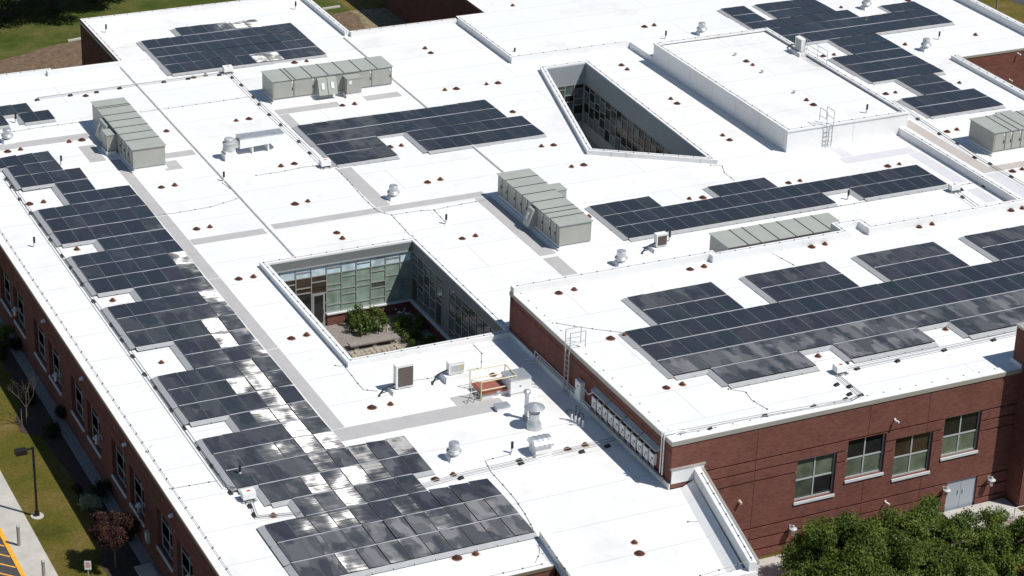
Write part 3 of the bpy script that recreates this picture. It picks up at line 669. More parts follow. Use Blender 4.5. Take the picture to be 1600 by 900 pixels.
solar_array('dark solar array behind the long grey air unit on the rear wing', .14, -7.01, 1.02, 48.02, 1.78, R_(([0], [(3, 9)]), ([1, 2, 3, 4], [(0, 11)])), lambda c, r: .024 if (r < 1 and 5 < c < 9) or (r > 4 and 5.5 < c < 7.6) else -.012, lambda c, r: .03, flatz, glint=lambda c, r: .7)  # the cells with raised tilt are aimed to catch the glint
solar_array('dark solar array with a square notch round two drains mid roof', .14, -2.56, 1.03, 27.07, 1.77, R_(([0, 1], [(0, 13)]), ([2, 3], [(0, 4), (6, 14)])), lambda c, r: .01, lambda c, r: .02, flatz, glint=lambda c, r: .012)
solar_array('long narrow dark solar array behind the sunken air unit', .14, 9.13, 1.02, 8.45, 1.70, R_(([0], [(0, 4), (8, 12)]), ([1], [(0, 22)]), ([2], [(0, 14), (16, 22)])), lambda c, r: -.01, lambda c, r: .02, lambda c, r: 0)
solar_array('small dark solar array beside a round vent near the far parapet', .14, -18.59, 1.0, 37.2, 1.70, R_(([-1], [(-5, -1)]), ([0], [(-5, 1)]), ([1], [(-5, -1), (0, 2)])), lambda c, r: -.02, lambda c, r: .03, lambda c, r: 0)
solar_array('large dusty solar array on the high brick block roof', HZ+.14, .61, 1.025, -8.27, 1.78,
    R_(([0, 1], [(2, 7), (9, 14), (16, 21), (23, 28)]), ([2, 3, 4], [(0, 28)]), ([5], [(2, 7), (9, 14), (16, 21), (23, 28)])),
    lambda c, r: -.01, lambda c, r: (.28, .08, .04, .10, .68, .68)[int(r)], lambda c, r: .015*math.sin(r*1.3))
solar_array('stepped dark solar array beside the white penthouse', NZ+.14, 34.82, .985, 38.91, 1.74,
    R_(([1, 2], [(0, 2), (3, 8)]), ([3], [(0, 9), (12, 15)]), ([4], [(0, 15)]), ([5], [(1, 15)]), ([6, 7], [(4, 8)]), ([8, 9, 10], [(2, 8)]), ([11, 12], [(4, 7)]), ([13, 14], [(2, 8)])), lambda c, r: .01, lambda c, r: .02, flatz)

# ------------------------------------------------------------ packaged air units
def rtu(label, loc, rz, L, seams, hoods=(), boxes=(), back=(), doors=(), H=1.58, W=2.05, signs=True):
    T = thing('rooftop_air_unit', label, 'air unit', (0, 0, 0), 'long grey rooftop air units')
    b = MB(); b.box((-.10, -.10, 0), (L+.10, W+.10, .10)); b.box((.04, .04, .10), (L-.04, W-.04, .26)); b.build('curb', 'membrane', T)
    b = MB(); b.box((.0, .0, .30), (L, W, H-.05)); b.box((.03, .03, .26), (L-.03, W-.03, .30), 1); b.build('casing', ['rtu_side', 'rtu_dark'], T)
    S_ = [0, *seams, L]
    for a, c in zip(S_[:-1], S_[1:]):
        b = MB(); x0 = a-(.07 if a == 0 else -.035); x1 = c+(.07 if c == L else -.035)
        b.hexa([(x0, -.07, H-.05), (x1, -.07, H-.05), (x1, W+.07, H-.05), (x0, W+.07, H-.05), (x0, -.07, H-.01), (x1, -.07, H-.01), (x1, W+.07, H), (x0, W+.07, H)])
        b.build('top_panel', 'rtu', T)
    for s in seams:
        b = MB(); b.hexa([(s-.034, -.072, H-.05), (s+.034, -.072, H-.05), (s+.034, W+.072, H-.05), (s-.034, W+.072, H-.05), (s-.026, -.072, H+.012), (s+.026, -.072, H+.012), (s+.026, W+.072, H+.022), (s-.026, W+.072, H+.022)]); b.build('seam', 'rtu_dark', T)  # dark strip stands in for the shaded side of a standing rib
    for a, c in doors:
        b = MB(); b.box((a+.02, -.022, .36), (c-.02, -.002, H-.10)); d = b.build('door', 'rtu_side', T)
        b2 = MB(); b2.box((c-.10, -.06, .8), (c-.06, -.022, .98)); b2.box((c-.12, -.032, H-.3), (c-.04, -.0225, H-.16), 1); b2.build('handle', ['black', 'white_box'], d)
        b2 = MB(); b2.box((c-.02, -.012, .33), (c+.02, -.001, H-.08)); b2.build('door_gap', 'rtu_dark', d)
    for a, c in hoods:       # rain hood: a tapered louvre box
        b = MB(); b.hexa([(a, -.62, .36), (c, -.62, .36), (c, -.003, .36), (a, -.003, .36), (a, -.28, H-.2), (c, -.28, H-.2), (c, -.003, H-.16), (a, -.003, H-.16)]); h = b.build('rain_hood', 'rtu', T)
        b = MB(); m = (a+c)/2; b.hexa([(m-.1, -.535, .75), (m+.1, -.535, .75), (m+.1, -.52, .75), (m-.1, -.52, .75), (m-.1, -.40, 1.15), (m+.1, -.40, 1.15), (m+.1, -.38, 1.15), (m-.1, -.38, 1.15)]); b.build('notice', 'white_box', h)
    for a, c, d in boxes:
        b = MB(); b.box((a, -d, .30), (c, -.003, H-.26)); x = b.build('control_box', 'rtu_side', T)
        b = MB(); b.box((a-.03, -d-.03, H-.26), (c+.03, -.003, H-.22)); b.build('lid', 'rtu', x)
        b = MB(); b.box((a-.06, -d-.06, 0), (c+.06, -.1, .26)); b.build('curb', 'membrane', x)
        b = MB(); b.box((a+.15, -d-.012, H-.62), (a+.35, -d-.001, H-.38)); b.build('notice', 'white_box', x)
    for a, c, d, h in back:
        b = MB(); b.box((a, W+.003, .32), (c, W+d, h)); b.box((a-.03, W+.003, h), (c+.03, W+d+.03, h+.04)); b.build('side_hood', 'rtu', T)
    T.location = loc; T.rotation_euler.z = rz; return T
Q = -math.pi/2
rtu('grey rooftop air unit with side cabinet beside the small solar array', (-14.55, 32.2, 0), Q, 8.72, [1.12, 1.38, 2.66, 3.74, 4.94, 6.08, 7.26], hoods=[(2.55, 3.25), (3.3, 4.0)], boxes=[(4.38, 5.42, .66)], back=[(3.2, 4.1, .35, 1.15)], doors=[(5.5, 6.3), (6.4, 7.1), (7.2, 7.9)])
rtu('grey rooftop air unit with two tapered hoods in front of the rear wing array', (-2.5, 31.6, 0), 0, 8.5, [1.25, 1.53, 2.71, 3.87, 5.0, 6.2, 7.38], hoods=[(3.05, 3.68), (3.72, 4.36)], boxes=[(4.95, 6.0, .75)], doors=[(.05, 1.45), (1.5, 2.9), (6.05, 7.0), (7.05, 8.45)])
rtu('grey rooftop air unit with many doors next to the glazed courtyard', (4.66, 11.88, 0), Q, 8.35, [1.12, 2.32, 3.50, 4.72, 5.91, 6.47, 7.20], hoods=[(4.75, 5.4)], back=[(2.15, 3.15, 1.0, 1.3), (4.55, 5.15, .6, .95), (5.2, 5.8, .55, .8)], doors=[(.05, .6), (.65, 1.4), (1.5, 2.5), (2.55, 3.35), (3.4, 4.1), (4.15, 4.7), (5.5, 6.2), (6.25, 7.2), (7.25, 7.9)])
rtu('grey rooftop air unit half hidden behind the high block parapet', (12.2, -2.72, 0), 0, 7.9, [1.24, 2.1, 3.28, 4.42, 5.6, 6.78], back=[(2.2, 3.4, .25, 1.35), (4.5, 5.6, .35, 1.35)], H=1.6)
rtu('grey rooftop air unit with tall doors on the tan walkway pads', (36.6, 5.7, NZ), 0, 8.4, [1.2, 1.8, 2.38, 3.6, 4.8, 6.0], back=[(2.3, 3.5, .5, 1.5)], doors=[(.06, .85), (.9, 1.4), (1.45, 2.1), (2.15, 3.2), (3.3, 4.5)], H=1.62, W=2.6)

# ------------------------------------------------------------ roof drains
def drain_proto(kind):
    T = thing('roof_drain', 'x', 'drain', (0, 0, 0))
    b = MB(); rs = .33 if kind == 0 else .27
    pts = [(rs*random.uniform(.75, 1.15)*math.cos(a), rs*random.uniform(.75, 1.15)*math.sin(a), .004) for a in [2*math.pi*i/14 for i in range(14)]]
    b.face(pts); b.build('stain', 'rust_stain', T)
    b = MB(); b.lathe([(.27, .006), (.26, .02), (.19, .035), (.16, .035)] if kind == 0 else [(.19, .006), (.19, .02), (.14, .03)], n=16); b.build('flange', 'rust', T, smooth=False)
    b = MB()
    prof = [(.17, .04), (.17, .07), (.15, .11), (.10, .14), (.04, .15)] if kind == 0 else [(.13, .035), (.135, .085), (.12, .135), (.08, .17), (.03, .18)]
    n = 14
    for i in range(n):     # ribbed dome strainer
        a0 = 2*math.pi*i/n; a1 = a0+2*math.pi/n*.62
        for (r0, z0), (r1, z1) in zip(prof[:-1], prof[1:]):
            b.face([(r0*math.cos(a0), r0*math.sin(a0), z0), (r0*math.cos(a1), r0*math.sin(a1), z0), (r1*math.cos(a1), r1*math.sin(a1), z1), (r1*math.cos(a0), r1*math.sin(a0), z1)])
    b.lathe([(prof[0][0]*.86, .05), (prof[1][0]*.84, prof[1][1]), (prof[3][0]*.9, prof[3][1]-.012), (.03, prof[4][1]-.01)], n=12, mi=1)
    b.cyl((0, 0, prof[4][1]-.02), (0, 0, prof[4][1]+.008), .06, n=10)
    b.build('strainer', ['rust_light' if kind else 'rust', 'rust'], T)
    return T
DRN = [drain_proto(0), drain_proto(1)]; _used = [False, False]
def drain(x, y, z, kind, label, group):
    loc = at(x, y, z)
    if not _used[kind]: _used[kind] = True; r = DRN[kind]; r.location = loc; r['label'] = label; r['group'] = group
    else: r = dup(DRN[kind], loc, label, group)
    r.rotation_euler.z = random.uniform(0, 6); k = random.uniform(.76, .94); r.scale = (k, k, k)
G0 = 'rust domed roof drains'
def drains(z, table):
    for where, L in table:
        for x, y, k in L: drain(x, y, z, k, ('narrow ribbed' if k else 'broad low')+' rust drain '+where, G0)
drains(0, [('before the rear wing array beside its combiner box', [(302,121,0),(321,118,1)]), ('behind the white duct box with upblast fan', [(389,186,0),(369,189,1)]), ('on the grey pad by the unit with side cabinet', [(128,219,0),(108,222,1)]),
 ('between the rear wing array and two hooded air unit', [(460,98,0),(479,96,1)]), ('near the bare soil parapet behind a roof step', [(673,83,0),(664,76,1)]), ('right of the two hooded air unit', [(713,139,0),(695,141,1)]), ('behind the top corner of the notched array', [(778,130,0),(760,132,1)]),
 ('before the two hooded air unit', [(535,165,0),(554,163,1)]), ('in the right step of the notched array', [(801,175,0)]), ('on the low side behind the wedge courtyard', [(836,80,0),(827,73,1)]), ('beside the back corner of the wedge courtyard', [(971,102,0),(980,109,1)]),
 ('midway between wedge courtyard and penthouse wall', [(1058,162,0),(1048,155,1)]), ('between the wedge courtyard tip and penthouse corner', [(1140,219,0),(1129,212,1)]), ('on the conduit line behind the side cabinet unit', [(134,150,0)]), ('between the side cabinet unit and joint cover', [(260,205,0)]),
 ('at the rear end of the long stepped array', [(12,237,0),(32,234,1)]), ('in the rearmost notch of the long stepped array', [(46,319,0),(68,316,1)]), ('before the side cabinet unit on open roof', [(252,293,0),(273,290,1)]), ('behind the cross walkway by the long array', [(307,358,0),(328,355,1)]),
 ('in the second notch of the long stepped array', [(120,390,1)]), ('left of the glazed courtyard back corner', [(373,436,0),(396,433,1)]), ('before the white duct box with upblast fan', [(460,256,0),(439,260,1)]), ('on open roof between joint cover and walkway crossing', [(461,319,0),(481,315,1)]),
 ('behind the glazed courtyard curb', [(526,364,0),(535,373,1)]), ('right of the fan at the crossing walkways', [(668,285,0),(688,281,1)]), ('right of the glazed courtyard', [(722,373,0),(743,369,1)]), ('inside the square notch of the mid roof array', [(609,230,0),(627,228,1)]),
 ('left of the wedge courtyard front corner', [(865,227,0),(846,229,1)]), ('before the wedge courtyard front corner', [(912,258,0),(893,261,1)]), ('between the many doored unit and narrow array', [(920,339,1)]), ('in the first step of the narrow array', [(1098,309,0),(1077,311,1)]),
 ('in the second step of the narrow array', [(1232,286,0),(1250,283,1)]), ('behind the far end of the narrow array', [(1387,260,0),(1405,257,1)]), ('in the third notch of the long stepped array', [(176,470,1)]), ('in the deep fourth notch of the long array', [(252,567,1)]),
 ('between the long array and glazed courtyard', [(455,529,0),(479,524,1)]), ('before the tall white condenser', [(581,637,0),(610,632,1)]), ('behind the red roof hatch', [(770,586,0)]), ('beside the conduits above the front array block', [(680,749,0),(708,742,1)]),
 ('before the front row of the long array', [(714,872,0),(743,866,1)]), ('beside the conduits near the inverter wall', [(887,702,0),(914,696,1)]), ('between the slanted front parapets', [(999,865,0),(991,848,1)]), ('in the last notch beside the long array combiner', [(427,806,1)])])
drains(HZ, [('at the back corner of the high brick block', [(873,458,0),(897,453,1)]), ('at the dusty array corner by the roof ladder', [(954,529,0),(976,525,1)]), ('on open high block roof above the inverters', [(1041,606,0),(1066,601,1)]), ('in the front notch by the high block combiner', [(1278,557,1)]),
 ('in the front notch near the brick tower', [(1477,515,1)]), ('behind the first block of the dusty array', [(1078,421,0),(1100,417,1)]), ('before the half hidden air unit', [(1268,386,0),(1289,382,1)]), ('right of the parapet jog on the high block', [(1436,355,0),(1456,351,1)]), ('behind the last block of the dusty array', [(1579,329,0),(1597,326,1)])])
drains(PZ, [('near the penthouse roof ladder', [(1271,164,0),(1260,157,1)]), ('at the middle of the penthouse roof', [(1166,96,0),(1176,102,1)])])
drains(NZ, [('behind the penthouse on the raised roof', [(1007,42,0),(1022,40,1)]), ('in the back notch of the penthouse side array', [(1314,12,1)]), ('right of the penthouse side array', [(1414,70,1)]), ('beside the penthouse condenser rails', [(1286,88,0),(1303,86,1)]), ('between the penthouse rim and stepped array', [(1384,147,0),(1399,145,1)]),
 ('between the stepped array and brick notch parapet', [(1484,132,0),(1499,130,1)]), ('left of the tall doored air unit', [(1480,206,0),(1495,203,1)]), ('on open roof behind the brick notch', [(1524,55,1)]), ('behind the far tip of the stepped array', [(1419,1,0)]), ('before the tall doored air unit', [(1582,268,0),(1597,265,1)]), ('on the far rear wing near the soil', [(801,9,1)])])

# ------------------------------------------------------------ round fans and vents
def fan(x, y, z, label, s=1.0):
    p = at(x, y, z); T = thing('exhaust_fan', label, 'roof fan', p, 'round metal exhaust fans')
    b = MB(); b.hexa([(-.36*s, -.36*s, 0), (.36*s, -.36*s, 0), (.36*s, .36*s, 0), (-.36*s, .36*s, 0), (-.28*s, -.28*s, .24*s), (.28*s, -.28*s, .24*s), (.28*s, .28*s, .24*s), (-.28*s, .28*s, .24*s)]); b.build('curb', 'membrane', T, origin=(0, 0, 0)).location = (0, 0, 0)
    b = MB(); b.lathe([(.26*s, .24*s), (.27*s, .30*s), (.36*s, .40*s), (.385*s, .44*s), (.38*s, .48*s), (.36*s, .5*s)], n=24); b.build('skirt', 'galv', T, origin=(0, 0, 0)).location = (0, 0, 0)
    b = MB(); b.lathe([(.33*s, .50*s), (.34*s, .54*s), (.30*s, .58*s)], n=24); b.build('collar', 'galv_dull', T, origin=(0, 0, 0)).location = (0, 0, 0)
    b = MB(); b.lathe([(.27*s, .55*s), (.275*s, .60*s), (.265*s, .86*s), (.24*s, .90*s), (.10*s, .925*s)], n=24); b.build('cap', 'galv', T, origin=(0, 0, 0)).location = (0, 0, 0)
for x, y, z, l in [(614.5, 311, 0, 'round silver exhaust fan beside the crossing grey walkways'), (12, 222, 0, 'round silver exhaust fan beside the small solar array'), (970, 414, 0, 'round silver exhaust fan behind the high block parapet'),
                   (709, 717, 0, 'round silver exhaust fan near the stepped solar array and conduits'), (1353, 14, NZ, 'round silver exhaust fan by the notch of the penthouse array'), (1446, 79, NZ, 'round silver exhaust fan facing the sunken brick notch'), (1096, 54, NZ, 'round silver exhaust fan behind the penthouse corner')]:
    fan(x, y, z, l, 1.0)
def vpipe(x, y, z, label, h=.62, r=.06):
    p = at(x, y, z); T = thing('vent_pipe', label, 'vent pipe', p, 'black topped vent pipes')
    b = MB(); b.lathe([(r*2.0, .003), (r*1.5, .03), (r*1.15, .10), (r*1.15, h*.45)], n=10); b.build('boot', 'membrane', T, origin=(0, 0, 0)).location = (0, 0, 0)
    b = MB(); b.cyl((0, 0, h*.45), (0, 0, h), r*1.1, n=10); b.build('pipe', 'black', T, origin=(0, 0, 0)).location = (0, 0, 0)
for x, y, l in [(166, 51, 'at the rear wing corner'), (54, 386, 'near the lawn side roof edge'), (96, 258, 'at the rear corner of the long array'), (25, 192, 'in the notch of the small array'), (350, 283, 'beside the left joint cover'), (697, 350, 'right of the glazed courtyard back corner'), (804, 88, 'at the low roof step corner'),
                (1325, 312, 'in the notch of the narrow array'), (1046, 377, 'beside the condenser behind the parapet'), (800, 708, 'left of the barrel hood'), (375, 745, 'at the edge of the long array by the conduits'), (462, 15, 'beside the rear wing parapet end')]: vpipe(x, y, 0, 'black topped vent pipe '+l)
for x, y in [(1354, 177)]: vpipe(x, y, PZ, 'black topped vent pipe near the penthouse roof front edge')
vpipe(1467, 62, NZ, 'black topped vent pipe beside the fan facing the brick notch'); vpipe(1040, 61, NZ, 'black topped vent pipe behind the penthouse wall')
# small grey breather caps on the penthouse
for x, y in [(1149, 87), (1191, 114), (1241, 146)]:
    T = thing('breather_cap', 'small pale grey breather cap on the penthouse roof', 'vent', at(x, y, PZ), 'breather caps on the penthouse')
    b = MB(); b.lathe([(.22, .003), (.16, .03), (.06, .05), (.06, .14)], n=12); b.build('base', 'roof_pvc', T, origin=(0, 0, 0)).location = (0, 0, 0)
    b = MB(); b.lathe([(.12, .14), (.13, .18), (.06, .22)], n=12); b.build('cap', 'galv_dull', T, origin=(0, 0, 0)).location = (0, 0, 0)

def P(b, name, m, T, smooth=False):       # part given in the thing's own coordinates
    o = b.build(name, m, T, origin=(0, 0, 0), smooth=smooth); o.location = (0, 0, 0); return o
# white make-up air duct with an up-blast fan
p = at(367, 247, 0); T = thing('exhaust_duct_unit', 'white duct box with round upblast fan near the left joint cover', 'duct', p)
b = MB(); b.box((-.75, -.35, 0), (0.05, .45, .42)); P(b, 'curb', 'membrane', T)
b = MB(); b.box((-.68, -.28, .42), (-.02, .38, .62)); P(b, 'fan_base', 'white_box', T)
b = MB(); b.lathe([(.38, .62), (.40, .68), (.37, .74), (.37, 1.02), (.41, 1.05), (.40, 1.10), (.34, 1.12)], c=(-.35, .05, 0), n=22); P(b, 'fan_housing', 'galv_dull', T)
b = MB(); b.lathe([(.29, 1.10), (.29, 1.34), (.26, 1.37), (.1, 1.39)], c=(-.35, .05, 0), n=22); P(b, 'fan_cap', 'galv_dull', T)
b = MB(); b.hexa([(.45, .25, .45), (2.9, .25, .55), (2.9, 1.05, .55), (.45, 1.05, .45), (.45, .25, 1.1), (3.35, .25, 1.1), (3.35, 1.05, 1.1), (.45, 1.05, 1.1)]); P(b, 'duct', 'white_paint', T)
for i, (a, c) in enumerate(((.43, 1.28), (1.32, 2.2), (2.24, 2.76), (2.80, 3.38))):
    b = MB(); b.box((a, .22, 1.10), (c, 1.08, 1.13)); P(b, 'duct_lid', 'galv', T)
b = MB(); b.box((.05, .35, .5), (.45, .95, .95)); P(b, 'transition', 'galv_dull', T)
for x in (1.25, 2.3): b = MB(); b.box((x, .3, 0), (x+.09, 1.0, .5)); P(b, 'leg', 'white_box', T)

# split-system condensers
def condenser(x, y, z, label, w_, h, d, rz=0, gr='grille', pw=.2):
    T = thing('condenser_unit', label, 'condenser', at(x, y, z), 'outdoor condenser units', rz)
    b = MB(); b.hexa([(-w_/2-.28, -d/2-.25, 0), (w_/2+.28, -d/2-.25, 0), (w_/2+.28, d/2+.25, 0), (-w_/2-.28, d/2+.25, 0), (-w_/2-.22, -d/2-.2, pw), (w_/2+.22, -d/2-.2, pw), (w_/2+.22, d/2+.2, pw), (-w_/2-.22, d/2+.2, pw)]); P(b, 'plinth', 'membrane', T)
    b = MB(); b.box((-w_/2, -d/2, pw+.05), (w_/2, d/2, pw+.05+h)); P(b, 'casing', 'white_box', T)
    for s in (-1, 1): b = MB(); b.box((s*w_*.32-.06, -d/2-.06, pw), (s*w_*.32+.06, d/2+.06, pw+.05)); P(b, 'foot', 'galv', T)
    b = MB(); b.box((-w_/2-.01, -d/2-.01, pw+.05+h), (w_/2+.01, d/2+.01, pw+.08+h)); P(b, 'lid', 'white_paint', T)
    b = MB(); a0, a1 = -w_/2+.12*w_+.0, w_/2-.02
    b.box((a0, -d/2-.02, pw+.14), (a1, -d/2-.002, pw+h-.04)); g = P(b, 'grille', gr, T)
    b = MB()
    for i in range(9):
        zz = pw+.2+(h-.3)*i/8; b.box((a0+.02, -d/2-.03, zz), (a1-.02, -d/2-.021, zz+.012))
    P(b, 'grille_bars', 'galv_dull' if gr != 'grille' else 'grille', g)
    b = MB(); c = [(-w_/2-.02, 0, pw+.25), (-w_/2-.3, -.02, pw+.2), (-w_/2-.62, -.05, pw+.1), (-w_/2-.85, -.12, .12), (-w_/2-.92, -.2, .03)]; b.tube(c, .045, 8); P(b, 'hose', 'black', T)
    return T
condenser(630, 610, 0, 'tall white condenser with dark grille below the glazed courtyard', .95, 1.25, .36)
T = condenser(711, 592, 0, 'small white condenser with a yellow tag near the red hatch', .85, .62, .36, gr='white_box', pw=.34)
b = MB(); b.box((.22, -.205, .62), (.40, -.203, .86)); P(b, 'energy_tag', 'yellow_mark', T)
condenser(1031, 390, 0, 'white condenser with dark grille behind the high block parapet', .68, .75, .34, pw=.22)
T = condenser(1249, 84, PZ, 'white condenser at the penthouse roof edge beside guard rails', .8, .85, .34, rz=-math.pi/2, gr='galv_dull', pw=.25)

# guard rails by the penthouse condenser
T = thing('guard_rail', 'thin galvanised guard rail along the penthouse roof edge', 'railing', (34.0, 24.0, PZ+.2))
def rail(T, x, ys, h=1.0, m='galv_dull', r=.022):
    for y in ys: b = MB(); b.cyl((x, y, 0), (x, y, h), r, n=6); P(b, 'post', m, T)
    for z in (h, h*.62, h*.3): b = MB(); b.cyl((x, ys[0], z), (x, ys[-1], z), r*.9, n=6); P(b, 'rail', m, T)
rail(T, 0, [-2.6, -1.4, 0, 1.1])

# fixed ladders
def ladder(label, base, rz, h, w_=.42, over=1.0, walk=.7):
    T = thing('roof_ladder', label, 'ladder', base, None, rz)
    for s in (-1, 1):
        b = MB(); b.box((s*w_/2-.02, -.2, 0), (s*w_/2+.02, -.14, h)); P(b, 'stile', 'galv_dull', T)
        x = s*(w_/2+.05)
        b = MB(); b.tube([(x, -.17, h), (x, -.17, h+over), (x, walk, h+over), (x, walk, h+.08)], .024, 6); b.tube([(x, -.17, h+over*.45), (x, walk, h+over*.45)], .02, 6); P(b, 'grab_rail', 'galv_dull', T)
    n = int(h/.29)
    for i in range(n): b = MB(); b.box((-w_/2+.02, -.19, .12+i*.29), (w_/2-.02, -.15, .15+i*.29)); P(b, 'rung', 'galv_dull', T)
    return T
ladder('galvanised ladder fixed to the brick wall of the high block', (-2.7, -12.35, 0), -math.pi/2, 2.5)
ladder('galvanised ladder fixed to the white penthouse wall', (28.05, 11.75, 0), 0, 1.5, over=.95)

# roof hatch with yellow rails
p = at(770, 612, 0); T = thing('roof_hatch', 'red roof hatch inside pale yellow safety rails', 'hatch', p)
b = MB(); b.box((-.85, -.55, 0), (.85, .55, .26)); P(b, 'curb', 'membrane', T)
b = MB(); b.box((-.92, -.62, .26), (.92, .62, .38)); b.box((-.84, -.54, .38), (.84, .54, .42)); P(b, 'lid', 'hatch_red', T)
b = MB(); b.box((-.1, -.66, .28), (.1, -.62, .34)); P(b, 'latch', 'galv', T)
for x, y in ((-.98, -.68), (.98, -.68), (.98, .68), (-.98, .68), (0.98, 0)):
    b = MB(); b.cyl((x, y, 0), (x, y, 1.08), .03, n=6); P(b, 'rail_post', 'rail_yellow', T)
for z in (1.06, .58):
    b = MB(); b.tube([(-.98, -.68, z), (.98, -.68, z), (.98, .68, z), (-.98, .68, z)], .028, 6); P(b, 'rail', 'rail_yellow', T)
b = MB(); b.tube([(-.98, -.68, 1.06), (-1.35, -.3, 1.06), (-1.35, -.3, .2), (-.98, -.68, .2)], .024, 6); P(b, 'gate', 'rail_yellow', T)
b = MB(); b.tube([(-1.75, -.72, .03), (-1.6, -.72, .62), (-1.25, -.72, .62), (-1.4, -.72, .03)], .024, 6); P(b, 'bracket', 'steel_pole', T)
# blocky duct cap next to it
p = at(806, 612, 0); T = thing('duct_cap', 'large square white metal duct cap beside the red hatch', 'duct', p)
b = MB(); b.box((-.5, -.45, 0), (.55, .5, .22)); P(b, 'curb', 'membrane', T)
b = MB(); b.box((-.55, -.5, .22), (.6, .55, .95)); P(b, 'casing', 'white_paint', T); b = MB(); b.box((-.58, -.53, .95), (.63, .58, .99)); P(b, 'lid', 'galv', T)
b = MB(); b.box((-.05, -.515, .55), (.05, -.501, .6)); P(b, 'latch', 'black', T)
p = at(783, 640, 0); T = thing('curb_box', 'low white curb box with blue grey lid beside the metal stack', 'box', p)
b = MB(); b.box((-.3, -.22, 0), (.4, .25, .22)); P(b, 'curb', 'membrane', T); b = MB(); b.box((-.33, -.25, .22), (.43, .28, .26)); P(b, 'lid', 'galv', T)
# tall flue with rain cone, thin flue, barrel-top hood
p = at(834, 668, 0); T = thing('metal_flue', 'wide metal flue with conical rain cap near the inverter wall', 'flue', p)
b = MB(); b.lathe([(.42, 0), (.40, .12), (.34, .30), (.26, .42), (.25, .80), (.28, .84)], n=24); P(b, 'base_cone', 'galv', T, True)
b = MB(); b.lathe([(.22, .80), (.22, .98), (.18, .98), (.18, .85)], n=24); P(b, 'collar', 'galv_dull', T)
for a in range(4): b = MB(); q = a*math.pi/2+.4; b.box((.2*math.cos(q)-.012, .2*math.sin(q)-.012, .95), (.2*math.cos(q)+.012, .2*math.sin(q)+.012, 1.16)); P(b, 'strut', 'galv_dull', T)
b = MB(); b.lathe([(.52, 1.14), (.50, 1.17), (.28, 1.27), (.03, 1.37)], n=28); P(b, 'rain_cap', 'galv', T)
p = at(822, 655, 0); T = thing('metal_flue', 'thin round metal flue with small cap beside the wide flue', 'flue', p)
b = MB(); b.lathe([(.2, 0), (.19, .2), (.13, .24)], n=16); P(b, 'base', 'galv_dull', T); b = MB(); b.cyl((0, 0, .22), (0, 0, 1.45), .11, n=16); P(b, 'pipe', 'galv', T)
b = MB(); b.lathe([(.16, 1.45), (.19, 1.50), (.18, 1.60), (.10, 1.66)], n=16); P(b, 'cap', 'galv', T)
p = at(844, 708, 0); T = thing('barrel_hood', 'white square curb with curved metal hood near conduits', 'vent', p)
b = MB(); b.box((-.42, -.35, 0), (.42, .4, .55)); P(b, 'curb', 'white_paint', T)
b = MB()
for i in range(8):
    a0 = math.pi*i/8; a1 = math.pi*(i+1)/8
    b.hexa([(-.5, -.03-.47*math.cos(a0)+.05, .55+.36*math.sin(a0)), (.5, -.03-.47*math.cos(a0)+.05, .55+.36*math.sin(a0)), (.5, .02, .52), (-.5, .02, .52), (-.5, -.03-.47*math.cos(a1)+.05, .55+.36*math.sin(a1)), (.5, -.03-.47*math.cos(a1)+.05, .55+.36*math.sin(a1)), (.5, .02, .54), (-.5, .02, .54)])
P(b, 'hood', 'galv', T)
for x in (-.25, .02, .28): b = MB(); b.tube([(x, .02-.48*math.cos(math.pi*i/8), .555+.37*math.sin(math.pi*i/8)) for i in range(9)], .012, 5); P(b, 'seam', 'galv_dull', T)
# cluster of small pipes
for k, (x, y, h, bent) in enumerate(((893, 657, .55, 1), (899, 660, .95, 0), (905, 663, .85, 0), (911, 667, .7, 1))):
    T = thing('service_pipe', 'thin dark service pipe in a white boot by the brick wall' if not bent else 'thin dark bent service pipe in a white boot by the brick wall', 'pipe', at(x, y, 0), 'service pipes by the brick wall')
    b = MB(); b.lathe([(.10, .003), (.08, .05), (.055, .10), (.05, .38)], n=10); P(b, 'boot', 'membrane', T)
    b = MB(); b.tube([(0, 0, .3), (0, 0, h)]+([(-.06, .03, h+.06), (-.22, .1, h+.04), (-.24, .11, h-.2)] if bent else []), .03, 7); P(b, 'pipe', 'black', T)

# ------------------------------------------------------------ inverters on the brick wall
XW = -2.7
for i in range(11):
    y = -15.45-i*.60
    T = thing('inverter', 'white wall mounted inverter box with red mark in a row on brick', 'inverter', (XW-.02, y, .62), 'row of wall mounted inverters')
    b = MB(); b.box((-.19, -.215, .05), (0, .215, .64)); P(b, 'casing', 'white_box', T)
    b = MB(); b.box((-.195, -.16, .34), (-.191, -.02, .44)); P(b, 'display', 'black' if i % 3 else 'grille', T)
    b = MB(); b.box((-.195, -.05, .18), (-.191, .07, .25)); P(b, 'sticker', 'red_mark', T)
    for s in (-.12, 0, .12): b = MB(); b.cyl((-.1, s, .05), (-.1, s, -.18), .022, n=6); P(b, 'conduit_tail', 'galv_dull', T)
    b = MB(); b.box((-.17, -.19, .64), (-.02, .19, .67)); P(b, 'heat_sink', 'grille', T)
for i in range(4):
    y0 = -15.15-i*1.70
    T = thing('sun_hood', 'long grey metal sun hood above the inverter row', 'hood', (XW, y0-.82, 1.52), 'sun hoods over the inverters')
    b = MB(); b.hexa([(-.24, -.8, 0), (-.003, -.8, .02), (-.003, .8, .02), (-.24, .8, 0), (-.235, -.8, .04), (-.003, -.8, .2), (-.003, .8, .2), (-.235, .8, .04)]); P(b, 'hood', 'galv_dull', T)
    for s in (-.7, .7): b = MB(); b.box((-.06, s-.02, -.1), (-.004, s+.02, 0)); P(b, 'bracket', 'galv_dull', T)
